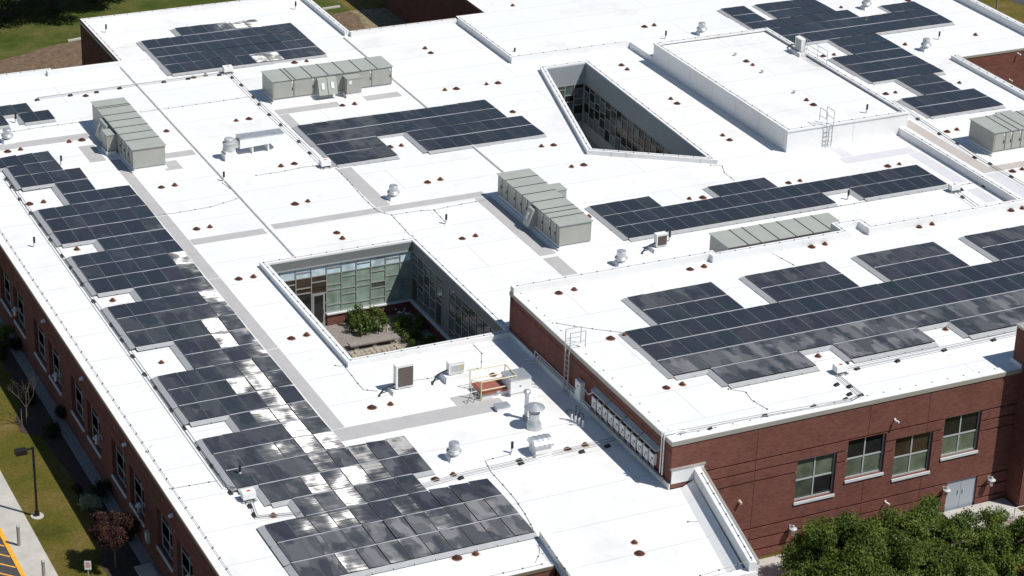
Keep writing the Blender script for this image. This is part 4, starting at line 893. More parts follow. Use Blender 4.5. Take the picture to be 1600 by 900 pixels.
for i in range(6):
    T = thing('wireway', 'grey metal wireway trough low on the brick wall', 'trough', (XW, -15.55-i*1.26, .22), 'wireway troughs under the inverters')
    b = MB(); b.box((-.22, -.62, 0), (-.08, .62, .2)); P(b, 'trough', 'galv_dull', T)
    b = MB(); b.box((-.23, -.62, .2), (-.08, .62, .215)); P(b, 'lid', 'galv', T)
    b = MB(); b.box((-.08, -.5, .05), (-.003, -.42, .15)); b.box((-.08, .42, .05), (-.003, .5, .15)); P(b, 'bracket', 'galv_dull', T)
T = thing('electrical_panel', 'tall grey electrical cabinet on brick wall beside the ladder', 'cabinet', (XW, -13.8, .35))
b = MB(); b.box((-.26, -.3, 0), (-.003, .3, 1.05)); P(b, 'casing', 'white_box', T); b = MB(); b.box((-.275, -.27, .04), (-.262, .27, 1.01)); P(b, 'door', 'white_box', T)
b = MB(); b.box((-.285, .18, .5), (-.276, .22, .62)); P(b, 'handle', 'black', T); b = MB(); b.box((-.2795, -.1, .75), (-.2755, .02, .85)); P(b, 'notice', 'grille', T)
def pipe_thing(name, label, cat, pts, r, m, group=None):
    b = MB(); b.tube(pts, r, 8); o = b.build(name, m, origin=pts[0]); tag(o, label, cat, group); return o
pipe_thing('wall_conduit', 'pale conduit bend between the grey cabinet and the hoods', 'conduit', [(XW-.12, -14.15, 1.2), (XW-.12, -14.7, 1.05), (XW-.12, -14.9, 1.2), (XW-.12, -15.2, 1.42)], .028, 'roof_pvc', 'conduits on the inverter wall')
pipe_thing('wall_conduit', 'long pale conduit pair along the brick wall behind the ladder', 'conduit', [(XW-.6, -8.3, .08), (XW-.1, -8.6, .1), (XW-.1, -8.6, .62), (XW-.1, -13.4, .62)], .03, 'roof_pvc', 'long conduits behind the ladder')
pipe_thing('wall_conduit', 'long pale conduit pair along the brick wall behind the ladder', 'conduit', [(XW-.6, -8.7, .08), (XW-.1, -8.9, .1), (XW-.1, -8.9, .48), (XW-.1, -15.0, .48)], .03, 'roof_pvc', 'long conduits behind the ladder')
for dy in (0, .22):
    pipe_thing('riser_conduit', 'white conduit riser climbing to the roof edge at the wall corner', 'conduit', [(XW-.1, -22.15-dy, .5), (XW-.1, -22.15-dy, HZ+.22), (XW+.6, -22.15-dy, HZ+.22), (XW+1.2, -22.15-dy, HZ+.14)], .035, 'white_paint', 'white conduit risers at the wall corner')
def atx(x, y, X):
    d = RX*((x-800)/FPX) + DN*((y-450)/FPX) + FW; p = CAM + d*((X-CAM[0])/d[0]); return tuple(map(float, p))
def aty(x, y, Y):
    d = RX*((x-800)/FPX) + DN*((y-450)/FPX) + FW; p = CAM + d*((Y-CAM[1])/d[1]); return tuple(map(float, p))
# ------------------------------------------------------------ conduits on rubber blocks and combiner boxes
b = MB(); b.hexa([(-.17, -.10, 0), (.17, -.10, 0), (.17, .10, 0), (-.17, .10, 0), (-.11, -.06, .11), (.11, -.06, .11), (.11, .06, .11), (-.11, .06, .11)]); b.box((-.13, -.015, .11), (.13, .015, .135))
_o = b.build('pipe_support', 'black'); BLOCK = _o.data; bpy.data.objects.remove(_o)
def blocks(pxs, z, rz, label):
    for x, y in pxs:
        o = bpy.data.objects.new('pipe_support', BLOCK); COL.objects.link(o); o.location = at(x, y, z); o.rotation_euler.z = rz+random.uniform(-.1, .1); tag(o, label, 'support', label.replace('black rubber ', '')+'s')
def run(pts, z, label, dx=.0, dy=.0, group=None, r=.017):
    T = thing('conduit_run', label, 'conduit', (pts[0][0], pts[0][1], z), group)
    for s in (-1, 1):
        q = [(x+s*dx-pts[0][0], y+s*dy-pts[0][1], .14) for x, y in pts]
        b = MB(); b.tube(q, r, 6); P(b, 'conduit', 'conduit', T)
BL = 'black rubber pipe block under the conduits along the long stepped array'
blocks([(10, 281), (18, 293), (31, 312), (48, 334), (63, 353), (79, 376), (97, 401), (111, 419), (128, 446), (146, 472), (174, 509), (191, 533), (207, 558), (226, 586), (243, 607), (268, 642), (288, 670), (311, 702), (331, 729), (360, 771), (390, 792), (397, 806)], 0, math.pi/2, BL)
run([(-21.98, 25.5), (-21.98, -14.9), (-21.6, -15.3)], 0, 'thin conduit pair running beside the long stepped array', .09)
run([at(392, 785)[:2], at(402, 811)[:2], at(470, 805)[:2]], 0, 'short conduit pair leaving the combiner box by the long array', .05, .05)
BL = 'black rubber pipe block under the conduits leading to the inverter wall'
blocks([(720, 748), (814, 725), (811, 720), (909, 707), (949, 698)], 0, .2, BL)
run([at(640, 768)[:2], at(720, 745)[:2], at(958, 690)[:2], at(966, 680)[:2]], 0, 'thin conduit pair crossing the roof to the inverter wall', .02, .12)
BL = 'black rubber pipe block under the conduits between two roof arrays'
blocks([(363, 122), (377, 134), (396, 153), (405, 164), (421, 180), (439, 196), (467, 222), (484, 240), (501, 257)], 0, math.pi/2, BL)
run([at(357, 115)[:2], at(405, 164)[:2], at(467, 222)[:2], at(506, 260)[:2]], 0, 'thin conduit pair between the rear wing array and mid roof array', .09)
BL = 'black rubber pipe block under the conduit below the rear wing array'
blocks([(58, 157), (110, 150), (151, 145), (187, 139), (256, 129), (294, 124), (343, 118)], 0, .1, BL)
run([at(58, 156)[:2], at(187, 138)[:2], at(343, 117)[:2]], 0, 'thin conduit line below the rear wing array', 0, .05)
BL = 'black rubber pipe block under the conduits on the high brick block'
blocks([(1339, 577), (1402, 565), (1475, 548), (1552, 532), (1307, 602), (1327, 605), (1327, 617), (1345, 619), (1321, 625), (1271, 636), (1195, 651), (1109, 672), (1322, 569)], HZ, .3, BL)
run([at(1313, 580, HZ)[:2], at(1339, 576, HZ)[:2], at(1475, 547, HZ)[:2], at(1640, 512, HZ)[:2]], HZ, 'thin conduit pair along the front of the dusty array', 0, .12)
run([at(1309, 590, HZ)[:2], at(1346, 620, HZ)[:2], at(1330, 628, HZ)[:2], at(1195, 652, HZ)[:2], at(1062, 678, HZ)[:2]], HZ, 'thin conduit pair along the front edge of the high block', .05, .09)
BL = 'black rubber pipe block under the conduits past the penthouse'
blocks([(1434, 187), (1468, 210), (1496, 225), (1523, 247), (1547, 257), (1580, 277)], NZ, math.pi/2, BL)
blocks([(1502, 297), (1504, 309), (1538, 292)], 0, math.pi/2, 'black rubber pipe block beside the combiner box near the roof step')
run([at(1395, 160, NZ)[:2], at(1434, 187, NZ)[:2], at(1523, 246, NZ)[:2], at(1640, 315, NZ)[:2]], NZ, 'thin conduit pair running past the penthouse and doored air unit', .1)
run([at(1492, 300)[:2], at(1530, 328)[:2]], 0, 'short conduit pair at the combiner box near the roof step', .12)
def combiner(x, y, z, label):
    T = thing('combiner_box', label, 'electrical box', at(x, y, z), 'white combiner boxes')
    b = MB(); b.box((-.38, -.3, 0), (.38, .3, .05)); P(b, 'pad', 'galv_dull', T)
    for sx in (-.26, .26): b = MB(); b.box((sx-.02, -.2, .05), (sx+.02, .2, .16)); P(b, 'leg', 'galv_dull', T)
    b = MB(); b.hexa([(-.32, -.24, .16), (.32, -.24, .16), (.32, .22, .16), (-.32, .22, .16), (-.32, -.2, .46), (.32, -.2, .46), (.32, .22, .50), (-.32, .22, .50)]); P(b, 'casing', 'white_box', T)
    b = MB(); b.box((-.06, -.05, .49), (.1, .06, .495)); P(b, 'warning_label', 'red_mark', T)
    for s in (-.2, .2): b = MB(); b.tube([(s, -.1, .18), (s, -.32, .1), (s, -.42, .13)], .03, 6); P(b, 'conduit_tail', 'conduit', T)
combiner(388, 781, 0, 'white combiner box beside the long stepped array'); combiner(356, 114, 0, 'white combiner box below the rear wing array'); combiner(508, 261, 0, 'white combiner box at the mid roof array corner')
combiner(1312, 583, HZ, 'white combiner box in front of the dusty array'); combiner(1490, 299, 0, 'white combiner box near the roof step by the narrow array')

# ------------------------------------------------------------ lightning conductors: bare cable with clips
def cable(pts, label, step=.95, r=.011, clip=.03):
    T = thing('lightning_cable', label, 'cable', pts[0], 'lightning cables on the roof edges')
    o0 = Vector(pts[0]); b = MB(); b.tube([Vector(p)-o0 for p in pts], r, 5); P(b, 'cable', 'cable', T)
    b = MB(); acc = 0
    for a, c in zip(pts[:-1], pts[1:]):
        a = Vector(a); c = Vector(c); L = (c-a).length; t = step-acc if acc else 0.0
        while t < L:
            q = a+(c-a)*(t/L)-o0; b.box((q.x-clip, q.y-clip, q.z-.02), (q.x+clip, q.y+clip, q.z+.03)); t += step
        acc = (L-(t-step)) % step
    o = P(b, 'clips', 'rtu_dark', T); o['kind'] = 'stuff'
def ring(poly, d, z): q = offset(poly, d, True); return [(x, y, z) for x, y in q+[q[0]]]
cable([(-24.25, 42.0, .075), (-24.25, -26.7, .075), (-11.2, -26.7, .075)], 'thin clipped cable along the roof edge above the lawn')
cable([(-2.3, -5.7, HZ+.05), (-2.3, -22.5, HZ+.05), (17.0, -22.5, HZ+.05)], 'thin clipped cable along the brick edges of the high block')
cable([(-2.4, -5.45, HZ+.43), (9.45, -5.45, HZ+.43), (9.7, -5.8, HZ+.43), (17.9, -5.8, HZ+.43), (17.9, -4.7, HZ+.43), (19.6, -4.7, HZ+.43), (19.6, -5.8, HZ+.43), (39, -5.8, HZ+.43)], 'thin clipped cable on top of the jogged white parapet')
cable(ring(CAi, .2, .315), 'thin clipped cable round the glazed courtyard curb'); cable(ring(CBi, .2, .315), 'thin clipped cable round the wedge shaped courtyard curb')
cable(ring(pent, .14, 1.535), 'thin clipped cable round the penthouse rim')
cable([(-9.6, 42.4, .35), (-9.6, 51.5, .35), (7.1, 51.5, .35), (7.1, 42.4, .35)], 'thin clipped cable round the rear wing parapet')
cable([(-14.7, 42.3, .35), (-24.4, 42.3, .35)], 'thin clipped cable on the far left parapet'); cable([(15.4, 42.3, .35), (7.5, 42.3, .35)], 'thin clipped cable on the parapet before the bare soil')
cable([(15.8, 42.2, NZ+.115), (15.8, 33.2, NZ+.115), (24.8, 33.2, NZ+.115)], 'thin clipped cable along the rear roof step')
cable([(33.75, 11.3, NZ+.175), (33.75, -5.0, NZ+.175)], 'thin clipped cable along the roof step past the penthouse')
cable([(53.2, 23, NZ+.565), (53.2, 55, NZ+.565)], 'thin clipped cable on the farthest right parapet'); cable([(45.0, -3, NZ+.365), (45.0, 21.8, NZ+.365)], 'thin clipped cable on the parapet of the sunken brick notch')
def pxcable(L, label, z=.02): cable([at(x, y, z) for x, y in L], label, clip=.027)
pxcable([(0, 209), (60, 199), (100, 194), (135, 189)], 'thin clipped cable from the round fan to the grey unit with side cabinet')
pxcable([(220, 175), (285, 166), (345, 158), (390, 151)], 'thin clipped cable crossing the left joint cover')
pxcable([(348, 286), (362, 296), (375, 309), (330, 323), (272, 333), (245, 336)], 'thin clipped cable curling past the left joint cover')
pxcable([(400, 274), (440, 268), (475, 261), (500, 258)], 'thin clipped cable reaching the mid array combiner box')
pxcable([(525, 263), (545, 283), (570, 311), (590, 330), (612, 336), (625, 350), (640, 367), (648, 370)], 'thin clipped cable over the crossing walkways')
pxcable([(612, 336), (655, 329), (678, 328), (697, 348)], 'thin clipped cable leading to the vent pipe near the courtyard')
pxcable([(678, 328), (715, 320), (760, 312)], 'thin clipped cable leading to the many doored air unit')
pxcable([(552, 570), (530, 572), (524, 571)], 'short clipped cable at the courtyard corner'); pxcable([(540, 574), (560, 600), (568, 609), (590, 611)], 'thin clipped cable to the tall condenser')
pxcable([(640, 595), (680, 590), (720, 580), (752, 575), (753, 552), (741, 540), (735, 533)], 'thin clipped cable past the small condenser')
pxcable([(797, 710), (775, 715), (758, 720), (768, 738), (790, 762), (805, 780), (820, 802), (833, 826)], 'thin clipped cable beside the front corner of the long array')
pxcable([(830, 838), (842, 843), (843, 865), (836, 880)], 'thin clipped cable curling by the slanted front parapet')
pxcable([(265, 764), (300, 758), (340, 751)], 'thin clipped cable between the lawn edge and conduit pair')
pxcable([(228, 706), (232, 700), (238, 695)], 'short clipped cable spur near the lawn edge')
pxcable([(1110, 258), (1128, 258), (1132, 270), (1148, 282)], 'thin clipped cable below the wedge courtyard')
pxcable([(1210, 340), (1260, 330), (1335, 318), (1390, 307), (1490, 290), (1540, 283)], 'thin clipped cable below the narrow array')
pxcable([(870, 505), (900, 510), (935, 515), (977, 520)], 'thin clipped cable on the high block roof to the dusty array', HZ+.02)
pxcable([(1204, 394), (1226, 406), (1242, 415)], 'short clipped cable on the high block behind the dusty array', HZ+.02)
pxcable([(1138, 608), (1165, 612), (1175, 625), (1200, 640)], 'curved clipped cable in front of the dusty array', HZ+.02)
pxcable([(1075, 815), (1090, 815), (1110, 802), (1118, 793)], 'short clipped cable at the right slanted parapet', .03)
cable([(-1.35, -23.6, .92), (-2.2, -27.4, .92), (-3.1, -31.2, .92), (-11.0, -31.2, .44), (-10.5, -25.2, .44)], 'thin clipped cable round the slanted front parapets')

# ------------------------------------------------------------ wall lights and small wall fittings
def sconce(p, nrm, label, group):
    T = thing('wall_light', label, 'wall light', p, group, math.atan2(nrm[1], nrm[0])+math.pi/2)
    b = MB(); b.box((-.06, -.03, -.12), (.06, -.003, .12)); P(b, 'back_plate', 'lamp_grey', T)
    b = MB(); b.tube([(0, -.03, .06), (0, -.16, .14), (0, -.30, .12)], .022, 6); P(b, 'arm', 'lamp_grey', T)
    b = MB(); b.lathe([(.21, .04), (.20, .07), (.08, .14), (.05, .24)], c=(0, -.30, 0), n=18); P(b, 'shade', 'lamp_grey', T)
    b = MB(); b.lathe([(.09, -.28), (.10, -.05), (.10, .05)], c=(0, -.30, 0), n=14); P(b, 'glass_jar', 'galv', T)
for x, y in ((1234, 823), (1474, 763), (1544, 747)): q = aty(x, y, -23.0); sconce((q[0], -23.0, q[2]), (0, -1), 'pale saucer wall light on the sunlit brick facade', 'wall lights on the sunlit facade')
for x, y in ((32, 484), (96, 586), (160, 684), (227, 790), (304, 902)): q = atx(x, y, -24.73); sconce((-24.73, q[1], q[2]), (-1, 0), 'pale saucer wall light between windows on the shaded facade', 'wall lights on the shaded facade')
def camera_fit(p, rz, label, group):
    T = thing('security_camera', label, 'camera', p, group, rz)
    b = MB(); b.box((-.05, -.04, -.05), (.05, -.003, .05)); P(b, 'mount', 'white_box', T); b = MB(); b.tube([(0, -.04, 0), (0, -.2, .02)], .02, 6); P(b, 'arm', 'white_box', T)
    b = MB(); b.cyl((-.05, -.12, .0), (.03, -.34, -.02), .055, n=10); P(b, 'housing', 'white_box', T)
for x, y, l in ((1383, 783, 'small white camera on brick above the green tree'), (1398, 655, 'small camera high on brick between the upper windows')): q = aty(x, y, -23.0); camera_fit((q[0], -23.0, q[2]), 0, l, 'small cameras on brick walls')
for x, y in ((1590, 83), (1577, 124)): q = aty(x, y, 22.0); camera_fit((q[0], 22.0, q[2]), 0, 'small white fitting on the sunken notch brick wall', 'fittings on the sunken notch wall')
q = aty(1155, 783, -23.0); T = thing('wall_spout', 'round pale pipe spout on the sunlit brick facade', 'pipe', (q[0], -23.0, q[2]))
b = MB(); b.cyl((0, -.003, 0), (0, -.03, 0), .11, n=16); P(b, 'flange', 'coping', T); b = MB(); b.cyl((0, -.03, 0), (0, -.22, -.03), .07, .065, n=14); P(b, 'spout', 'rust_stain', T)
for x, y in ((70, 501), (130, 591), (197, 694), (270, 805)):
    q = atx(x, y, -24.73); T = thing('flood_light', 'tiny white flood light just under the shaded roof edge', 'light', (-24.73, q[1], q[2]), 'tiny flood lights under the roof edge', -math.pi/2)
    b = MB(); b.box((-.07, -.05, -.08), (.07, -.003, .08)); P(b, 'box', 'white_box', T); b = MB(); b.hexa([(-.09, -.2, -.08), (.09, -.2, -.08), (.09, -.05, -.05), (-.09, -.05, -.05), (-.09, -.2, .0), (.09, -.2, .0), (.09, -.05, .06), (-.09, -.05, .06)]); P(b, 'lamp_head', 'white_box', T)
q = atx(233, 838, -24.73); T = thing('meter_box', 'pale grey meter box on the shaded brick wall', 'box', (-24.73, q[1], q[2]), None, -math.pi/2)
b = MB(); b.box((-.16, -.16, -.3), (.16, -.003, .3)); P(b, 'casing', 'galv_dull', T); b = MB(); b.box((-.14, -.172, -.1), (.14, -.161, .26)); P(b, 'cover', 'white_box', T)

# ------------------------------------------------------------ street furniture on the lawn side
p = at(58, 807, GZ); T = thing('lamp_post', 'dark bronze parking lamp post with square head on the lawn', 'lamp post', p)
b = MB(); b.lathe([(.33, 0), (.33, .05), (.31, .07)], n=24); P(b, 'footing', 'concrete', T)
b = MB(); b.box((-.11, -.11, .07), (.11, .11, .26)); P(b, 'base_cover', 'dark_bronze', T); b = MB(); b.box((-.055, -.055, .26), (.055, .055, 3.95)); P(b, 'pole', 'dark_bronze', T)
b = MB(); b.box((-.32, -.035, 3.84), (-.055, .035, 3.91)); P(b, 'arm', 'dark_bronze', T)
b = MB(); b.hexa([(-.88, -.22, 3.70), (-.32, -.22, 3.70), (-.32, .22, 3.70), (-.88, .22, 3.70), (-.86, -.2, 3.93), (-.32, -.2, 3.93), (-.32, .2, 3.93), (-.86, .2, 3.93)]); h = P(b, 'lamp_head', 'dark_bronze', T)
b = MB(); b.box((-.8, -.16, 3.69), (-.4, .16, 3.699)); P(b, 'lens', 'white_box', h)
for k, (x, y) in enumerate(((30, 853), (69, 908))):
    T = thing('bollard', 'round grey steel bollard at the sidewalk beside the yellow kerb', 'bollard', (at(x, y, GZ)[0], at(x, y, GZ)[1], GZ+.03), 'grey bollards on the sidewalk')
    b = MB(); b.cyl((0, 0, 0), (0, 0, 1.05), .085, n=16); P(b, 'post', 'steel_pole', T); b = MB(); b.lathe([(.09, 1.05), (.085, 1.09), (.03, 1.12)], n=16); P(b, 'cap', 'galv', T)
p = at(139, 916, GZ); T = thing('parking_sign', 'small white parking sign on a thin post before the purple tree', 'sign', p, None, -.45)
b = MB(); b.box((-.02, .0, 0), (.02, .03, 1.35)); P(b, 'post', 'galv_dull', T); b = MB(); b.box((-.16, -.015, .92), (.16, -.002, 1.40)); s = P(b, 'plate', 'white_paint', T)
b = MB()
for z, w_ in ((1.29, .08), (1.19, .11), (1.09, .10)): b.box((-w_, -.018, z-.025), (w_, -.0155, z+.025))
P(b, 'lettering', 'red_mark', s)
p = at(228, 893, GZ); T = thing('utility_cover', 'square pale concrete utility cover by the shaded wall', 'cover', p)
b = MB(); b.box((-.42, -.55, 0), (.42, .55, .07)); P(b, 'frame', 'concrete', T); b = MB(); b.box((-.36, -.49, .07), (.36, .49, .085)); P(b, 'lid', 'concrete', T)

# ------------------------------------------------------------ plants
def leaves(name, m, parent, centers, radii, n, size, flat=.5, hollow=.35, seed=0, stuff=True):
    r = np.random.default_rng(seed); C_ = np.array(centers, float); Rr = np.array(radii, float)
    if Rr.ndim == 1: Rr = np.repeat(Rr[:, None], 3, 1)
    vol = (Rr[:, 0]*Rr[:, 1]*Rr[:, 2])**(2/3); k = r.choice(len(C_), n, p=vol/vol.sum())
    d = r.normal(size=(n, 3)); d /= np.linalg.norm(d, axis=1)[:, None]
    rad = (hollow+(1-hollow)*r.random(n)**.6)*(1+.2*r.normal(size=n)*(r.random(n) < .3)); pos = C_[k]+d*rad[:, None]*Rr[k]+r.normal(size=(n, 3))*(size*.35)
    nrm = d*.7+r.normal(size=(n, 3))*.75+np.array([0, 0, flat]); nrm /= np.linalg.norm(nrm, axis=1)[:, None]
    t = np.cross(nrm, r.normal(size=(n, 3))); t /= np.linalg.norm(t, axis=1)[:, None]; s = np.cross(nrm, t)
    L = size*r.uniform(.6, 1.3, n)[:, None]; W_ = L*.55
    V = np.stack([pos-t*L*.5, pos+s*W_*.5-nrm*L*.08, pos+t*L*.5, pos-s*W_*.5-nrm*L*.08], 1).reshape(-1, 3)
    o0 = np.array(world_loc(parent)); V = V-o0
    me = bpy.data.meshes.new(name); me.vertices.add(4*n); me.vertices.foreach_set('co', V.ravel()); me.loops.add(4*n); me.loops.foreach_set('vertex_index', np.arange(4*n))
    me.polygons.add(n); me.polygons.foreach_set('loop_start', np.arange(0, 4*n, 4)); me.polygons.foreach_set('loop_total', np.full(n, 4)); me.materials.append(MT[m]); me.update(); me.validate()
    o = bpy.data.objects.new(name, me); COL.objects.link(o); o.parent = parent; return o
def limbs(parent, name, base, tips, r0, m, forkz):
    b = MB(); base = Vector(base); fk = base+Vector((random.uniform(-.1, .1), random.uniform(-.1, .1), forkz)); b.cyl(base, fk, r0, r0*.75, n=10)
    for t in tips:
        t = Vector(t); mid = fk.lerp(t, .5)+Vector((random.uniform(-.1, .1), random.uniform(-.1, .1), .15))*(t-fk).length*.4; b.cyl(fk-Vector((0, 0, .05)), mid, r0*.5, r0*.3, n=7); b.cyl(mid, t, r0*.3, r0*.1, n=6)
    return b.build(name, m, parent)
def tree(label, base, blobs, n, size, leaf='leaf_green', bark='bark', r0=.2, forkz=1.8, group=None, seed=1, hollow=.35, name='tree'):
    T = thing(name, label, 'tree', base, group); cs = [(base[0]+x, base[1]+y, base[2]+z) for x, y, z, *_ in blobs]; rs = [(r*1.0, r*1.0, r*.82) for *_, r in blobs]
    limbs(T, 'trunk', base, cs[:10], r0, bark, forkz); leaves('crown', leaf, T, cs, rs, n, size, seed=seed, hollow=hollow); return T
def blobs(rx, ry, z0, z1, n, rmin, rmax, seed):
    r = random.Random(seed); out = []
    for i in range(n):
        a = 2*math.pi*(i*.618+r.uniform(-.08, .08)); v = (i+.5)/n; prof = math.sin(math.pi*min(.97, .18+.80*(1-v)))**.8; q = r.uniform(.45, 1.0)*prof
        out.append((rx*q*math.cos(a), ry*q*math.sin(a), z0+(z1-z0)*v, r.uniform(rmin, rmax)))
    return out
def crown(rx, ry, rz, zc, n, rmin, rmax, seed):
    r = random.Random(seed); out = []
    for i in range(n):
        a = r.uniform(0, 2*math.pi); u = r.uniform(-.45, 1); q = r.uniform(.62, 1.0) if i % 4 else r.uniform(.1, .6)
        w_ = math.sqrt(max(0, 1-u*u))*q; lump = 1+.16*math.sin(3*a+seed)+.10*math.sin(5*a+2*seed)
        out.append((rx*w_*math.cos(a)*lump, ry*w_*math.sin(a)*lump, zc+rz*u*q*(1+.10*math.sin(4*a+seed)), r.uniform(rmin, rmax)))
    return out
tree('broad leafy green tree before the first facade windows', (3.6, -28.9, GZ), crown(3.3, 2.8, 2.2, 2.3, 120, .32, .80, 3), 105000, .13, seed=11, r0=.22, hollow=.15)
tree('tall leafy green tree growing before the pale double door', (8.3, -28.7, GZ), crown(3.6, 2.9, 2.2, 1.85, 130, .32, .82, 5), 112000, .13, seed=12, r0=.24, hollow=.15)
tree('lower leafy green tree beside the door landing', (12.4, -28.9, GZ), crown(2.6, 2.0, 1.5, 1.5, 70, .3, .65, 9), 44000, .13, seed=13, r0=.15, forkz=1.2, hollow=.15)
p = at(181, 886, GZ); tree('small purple leaved tree beside the shaded facade', p, crown(1.15, 1.15, .95, 2.05, 40, .2, .42, 8), 16000, .095, 'leaf_purple', 'bark_pale', .06, .9, seed=21, hollow=.1)
# leafless young tree
p = at(42, 664, GZ); T = thing('bare_tree', 'leafless young tree with fine twigs beside the shaded wall', 'tree', p)
b = MB(); rr = random.Random(4)
def branch(b, a, d, L, r, depth):
    c = a+d*L; b.cyl(a, c, r, r*.7, n=5 if depth else 7)
    if depth >= 4 or r < .004: return
    for i in range(3 if depth < 2 else 2):
        e = (d+Vector((rr.uniform(-.6, .6), rr.uniform(-.6, .6), rr.uniform(.0, .35)))).normalized(); branch(b, a+d*L*rr.uniform(.6, 1), e, L*rr.uniform(.6, .8), r*.58, depth+1)
trunkb = MB(); trunkb.cyl((0, 0, 0), (.02, 0, 1.15), .05, .04, n=8); P(trunkb, 'trunk', 'bark_pale', T)
for i in range(5): branch(b, Vector((.02, 0, 1.0)), Vector((math.cos(i*1.26)*.6, math.sin(i*1.26)*.6, 1)).normalized(), .85, .016, 1)
P(b, 'crown', 'bark_pale', T)
b = MB(); b.box((-.28, .0, 0), (-.23, .05, 1.0)); P(b, 'stake', 'bark_pale', T)
def shrub(label, base, r, h, n, leaf, size=.09, seed=0, group=None, cat='shrub'):
    T = thing('shrub', label, cat, base, group); q = random.Random(seed)
    cs = [(base[0]+q.uniform(-r, r)*.6, base[1]+q.uniform(-r, r)*.6, base[2]+h*q.uniform(.3, .75)) for _ in range(7)]
    b = MB()
    for c in cs: b.cyl(base, c, .025, .012, n=5)
    b.build('stems', 'bark', T); leaves('foliage', leaf, T, cs, [(r*.55, r*.55, h*.4)]*7, n, size, seed=seed, hollow=.2)
shrub('pale variegated shrub at the lawn bed edge', at(139, 792, GZ), .55, .85, 2200, 'leaf_pale', .09, 31)
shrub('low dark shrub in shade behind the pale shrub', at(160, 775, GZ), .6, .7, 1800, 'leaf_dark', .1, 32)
shrub('small reddish shrub at the bed corner by the pale shrub', at(120, 771, GZ), .3, .5, 900, 'leaf_purple', .08, 33)
for k, (x, y) in enumerate(((100, 655), (82, 682), (22, 545), (5, 560), (48, 628), (200, 840))):
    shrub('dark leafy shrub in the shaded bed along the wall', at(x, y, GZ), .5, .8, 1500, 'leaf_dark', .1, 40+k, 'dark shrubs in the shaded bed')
shrub('grey green shrub in shade below the first facade windows', at(8, 530, GZ), .6, .9, 1800, 'leaf_green', .1, 39)
# courtyard planting
p = at(580, 522, CF); T = thing('courtyard_plants', 'bright green leafy perennials in the sunlit courtyard', 'plants', p)
q = random.Random(2); cs = [(p[0]+q.uniform(-1.0, .95), p[1]+q.uniform(-.2, 1.6), CF+q.uniform(.2, 1.0)) for _ in range(60)]
b = MB()
for c in cs: b.cyl((c[0], c[1], CF), c, .02, .01, n=4)
b.build('stems', 'leaf_green', T); leaves('foliage', 'leaf_bright', T, cs, [(.16, .16, .36)]*60, 6500, .11, seed=51, hollow=.05)
p = at(648, 528, CF); T = thing('courtyard_plants', 'dark green ground plants in the shaded courtyard bed', 'plants', p)
cs = [(p[0]+q.uniform(-.7, .9), p[1]+q.uniform(-2.4, 2.2), CF+q.uniform(.15, .5)) for _ in range(26)]; cs = [(min(-3.3, c[0]), c[1], c[2]) for c in cs]
b = MB()
for c in cs: b.cyl((c[0], c[1], CF), c, .02, .01, n=4)
b.build('stems', 'leaf_dark', T); leaves('foliage', 'leaf_green', T, cs, [(.3, .3, .25)]*26, 6000, .12, seed=52, hollow=.05)
p = at(622, 503, CF); T = thing('white_flowers', 'few white flowers between green plants and courtyard wall', 'flowers', p)
b = MB()
for i in range(14): x, y, z = p[0]+q.uniform(-.25, .5), p[1]+q.uniform(-.5, .4), CF+q.uniform(.4, .85); b.lathe([(.02, 0), (.05, .03), (.02, .05)], (x, y, z), n=6)
b.build('blossoms', 'flower_white', T)
b = MB()
for i in range(10): x, y = p[0]+q.uniform(-.25, .5), p[1]+q.uniform(-.5, .4); b.cyl((x, y, CF), (x, y, CF+.45), .012, n=4)
b.build('stems', 'leaf_green', T)
# dry-stone wall and bench slab
p = at(586, 556, CF); T = thing('stone_wall', 'low dry stone garden wall in the sunlit courtyard', 'wall', p)
sw = random.Random(5); MS = []
for k in range(4):
    b = MB(); w_, d_, h_ = sw.uniform(.2, .34), sw.uniform(.26, .34), .13
    b.hexa([(-w_/2*sw.uniform(.85, 1.05), -d_/2*sw.uniform(.8, 1.1), 0), (w_/2*sw.uniform(.85, 1.05), -d_/2*sw.uniform(.8, 1.1), 0), (w_/2, d_/2, 0), (-w_/2, d_/2, 0), (-w_/2*sw.uniform(.75, .95), -d_/2*sw.uniform(.7, 1), h_), (w_/2*sw.uniform(.75, .95), -d_/2*sw.uniform(.7, 1), h_*.9), (w_/2*.9, d_/2*.9, h_), (-w_/2*.9, d_/2*.9, h_*.92)])
    o = b.build('stone', 'stone'); MS.append(o.data); bpy.data.objects.remove(o)
for j in range(3):
    for r_ in range(2):
        for i in range(10):
            o = bpy.data.objects.new('stone', sw.choice(MS)); COL.objects.link(o); o.parent = T; o.location = (-1.35+i*.30+(.15 if j % 2 else 0)+sw.uniform(-.02, .02), r_*.34-.17, j*.125); o.rotation_euler.z = sw.uniform(-.15, .15)+(math.pi if sw.random() < .5 else 0)
p = at(592, 546, CF); T = thing('stone_bench', 'long grey stone slab bench behind the garden wall', 'bench', (p[0]-.1, p[1]+.55, CF))
b = MB(); b.box((-1.5, -.3, .30), (1.5, .3, .38)); P(b, 'slab', 'paver', T)
for x in (-1.1, 0, 1.1): b = MB(); b.box((x-.12, -.2, 0), (x+.12, .2, .30)); P(b, 'support', 'stone', T)
# planting and paving stones in the wedge courtyard
p = (17.6, 24.0, GZ+.02); shrub('dark shrub at the bottom of the wedge shaped courtyard', p, .7, 1.0, 1500, 'leaf_dark', .12, 61)
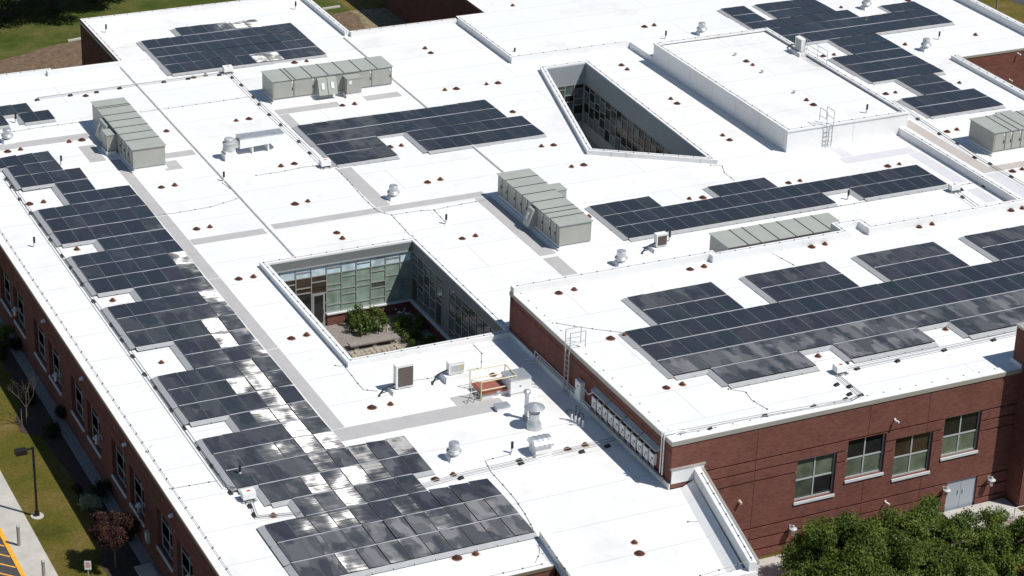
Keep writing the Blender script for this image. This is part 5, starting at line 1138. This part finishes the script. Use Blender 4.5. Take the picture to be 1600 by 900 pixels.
# dark trees shading the far lawn corner
for k, (x, y, l) in enumerate(((84, 14, 'dark dense tree with thick trunk at the far lawn'), (14, 26, 'dark dense tree at the lawn corner with ragged crown'), (-60, 36, 'dark dense tree at the outer lawn corner'), (150, 2, 'dark dense tree behind the far lawn beside the trunk'))):
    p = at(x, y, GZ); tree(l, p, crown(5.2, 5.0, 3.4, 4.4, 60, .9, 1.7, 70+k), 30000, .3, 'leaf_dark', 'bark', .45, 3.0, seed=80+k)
# landing with hand rail at the double door
T = thing('door_landing', 'raised pale concrete landing with handrail at the double door', 'landing', (15.6, -24.1, GZ))
b = MB(); b.box((-2.2, -1.1, 0), (1.7, 1.05, .12)); P(b, 'slab', 'concrete', T)
b = MB(); b.box((-2.2, -1.35, -.1), (6.0, -1.1, .35)); P(b, 'kerb_wall', 'stone', T)
for x in (-2.0, -.7, .6, 1.9, 3.2): b = MB(); b.cyl((x, -1.22, .3), (x, -1.22, 1.0), .022, n=6); P(b, 'rail_post', 'galv_dull', T)
for z in (1.0, .66): b = MB(); b.cyl((-2.0, -1.22, z), (4.5, -1.22, z), .02, n=6); P(b, 'rail', 'galv_dull', T)
# white edging kerbs on the far lawn
for k, L in enumerate((((106, 65), (128, 61)), ((504, 15), (531, 11)))):
    a = at(*L[0], GZ); c = at(*L[1], GZ); b = MB(); b.hexa([(a[0], a[1]-.12, GZ-.05), (c[0], c[1]-.12, GZ-.05), (c[0], c[1]+.12, GZ-.05), (a[0], a[1]+.12, GZ-.05), (a[0], a[1]-.12, GZ+.12), (c[0], c[1]-.12, GZ+.12), (c[0], c[1]+.12, GZ+.12), (a[0], a[1]+.12, GZ+.12)])
    tag(b.build('edging_kerb', 'concrete', origin=a), ('short pale edging kerb at the soil edge left of the rear wing', 'short pale edging kerb on grass between the two rear wings')[k], 'kerb')
for k in (0, 1):
    x, y = ((1556, 12), (1240, -30))[k]
    if k == 0:
        p = at(1556, 22, GZ); T = thing('utility_pole', 'grey metal pole by the road beyond the far parapet', 'pole', p); b = MB(); b.cyl((0, 0, 0), (0, 0, 6.5), .09, .07, n=10); P(b, 'pole', 'steel_pole', T); b = MB(); b.lathe([(.2, 0), (.2, .2), (.1, .3)], n=12); P(b, 'base', 'concrete', T)
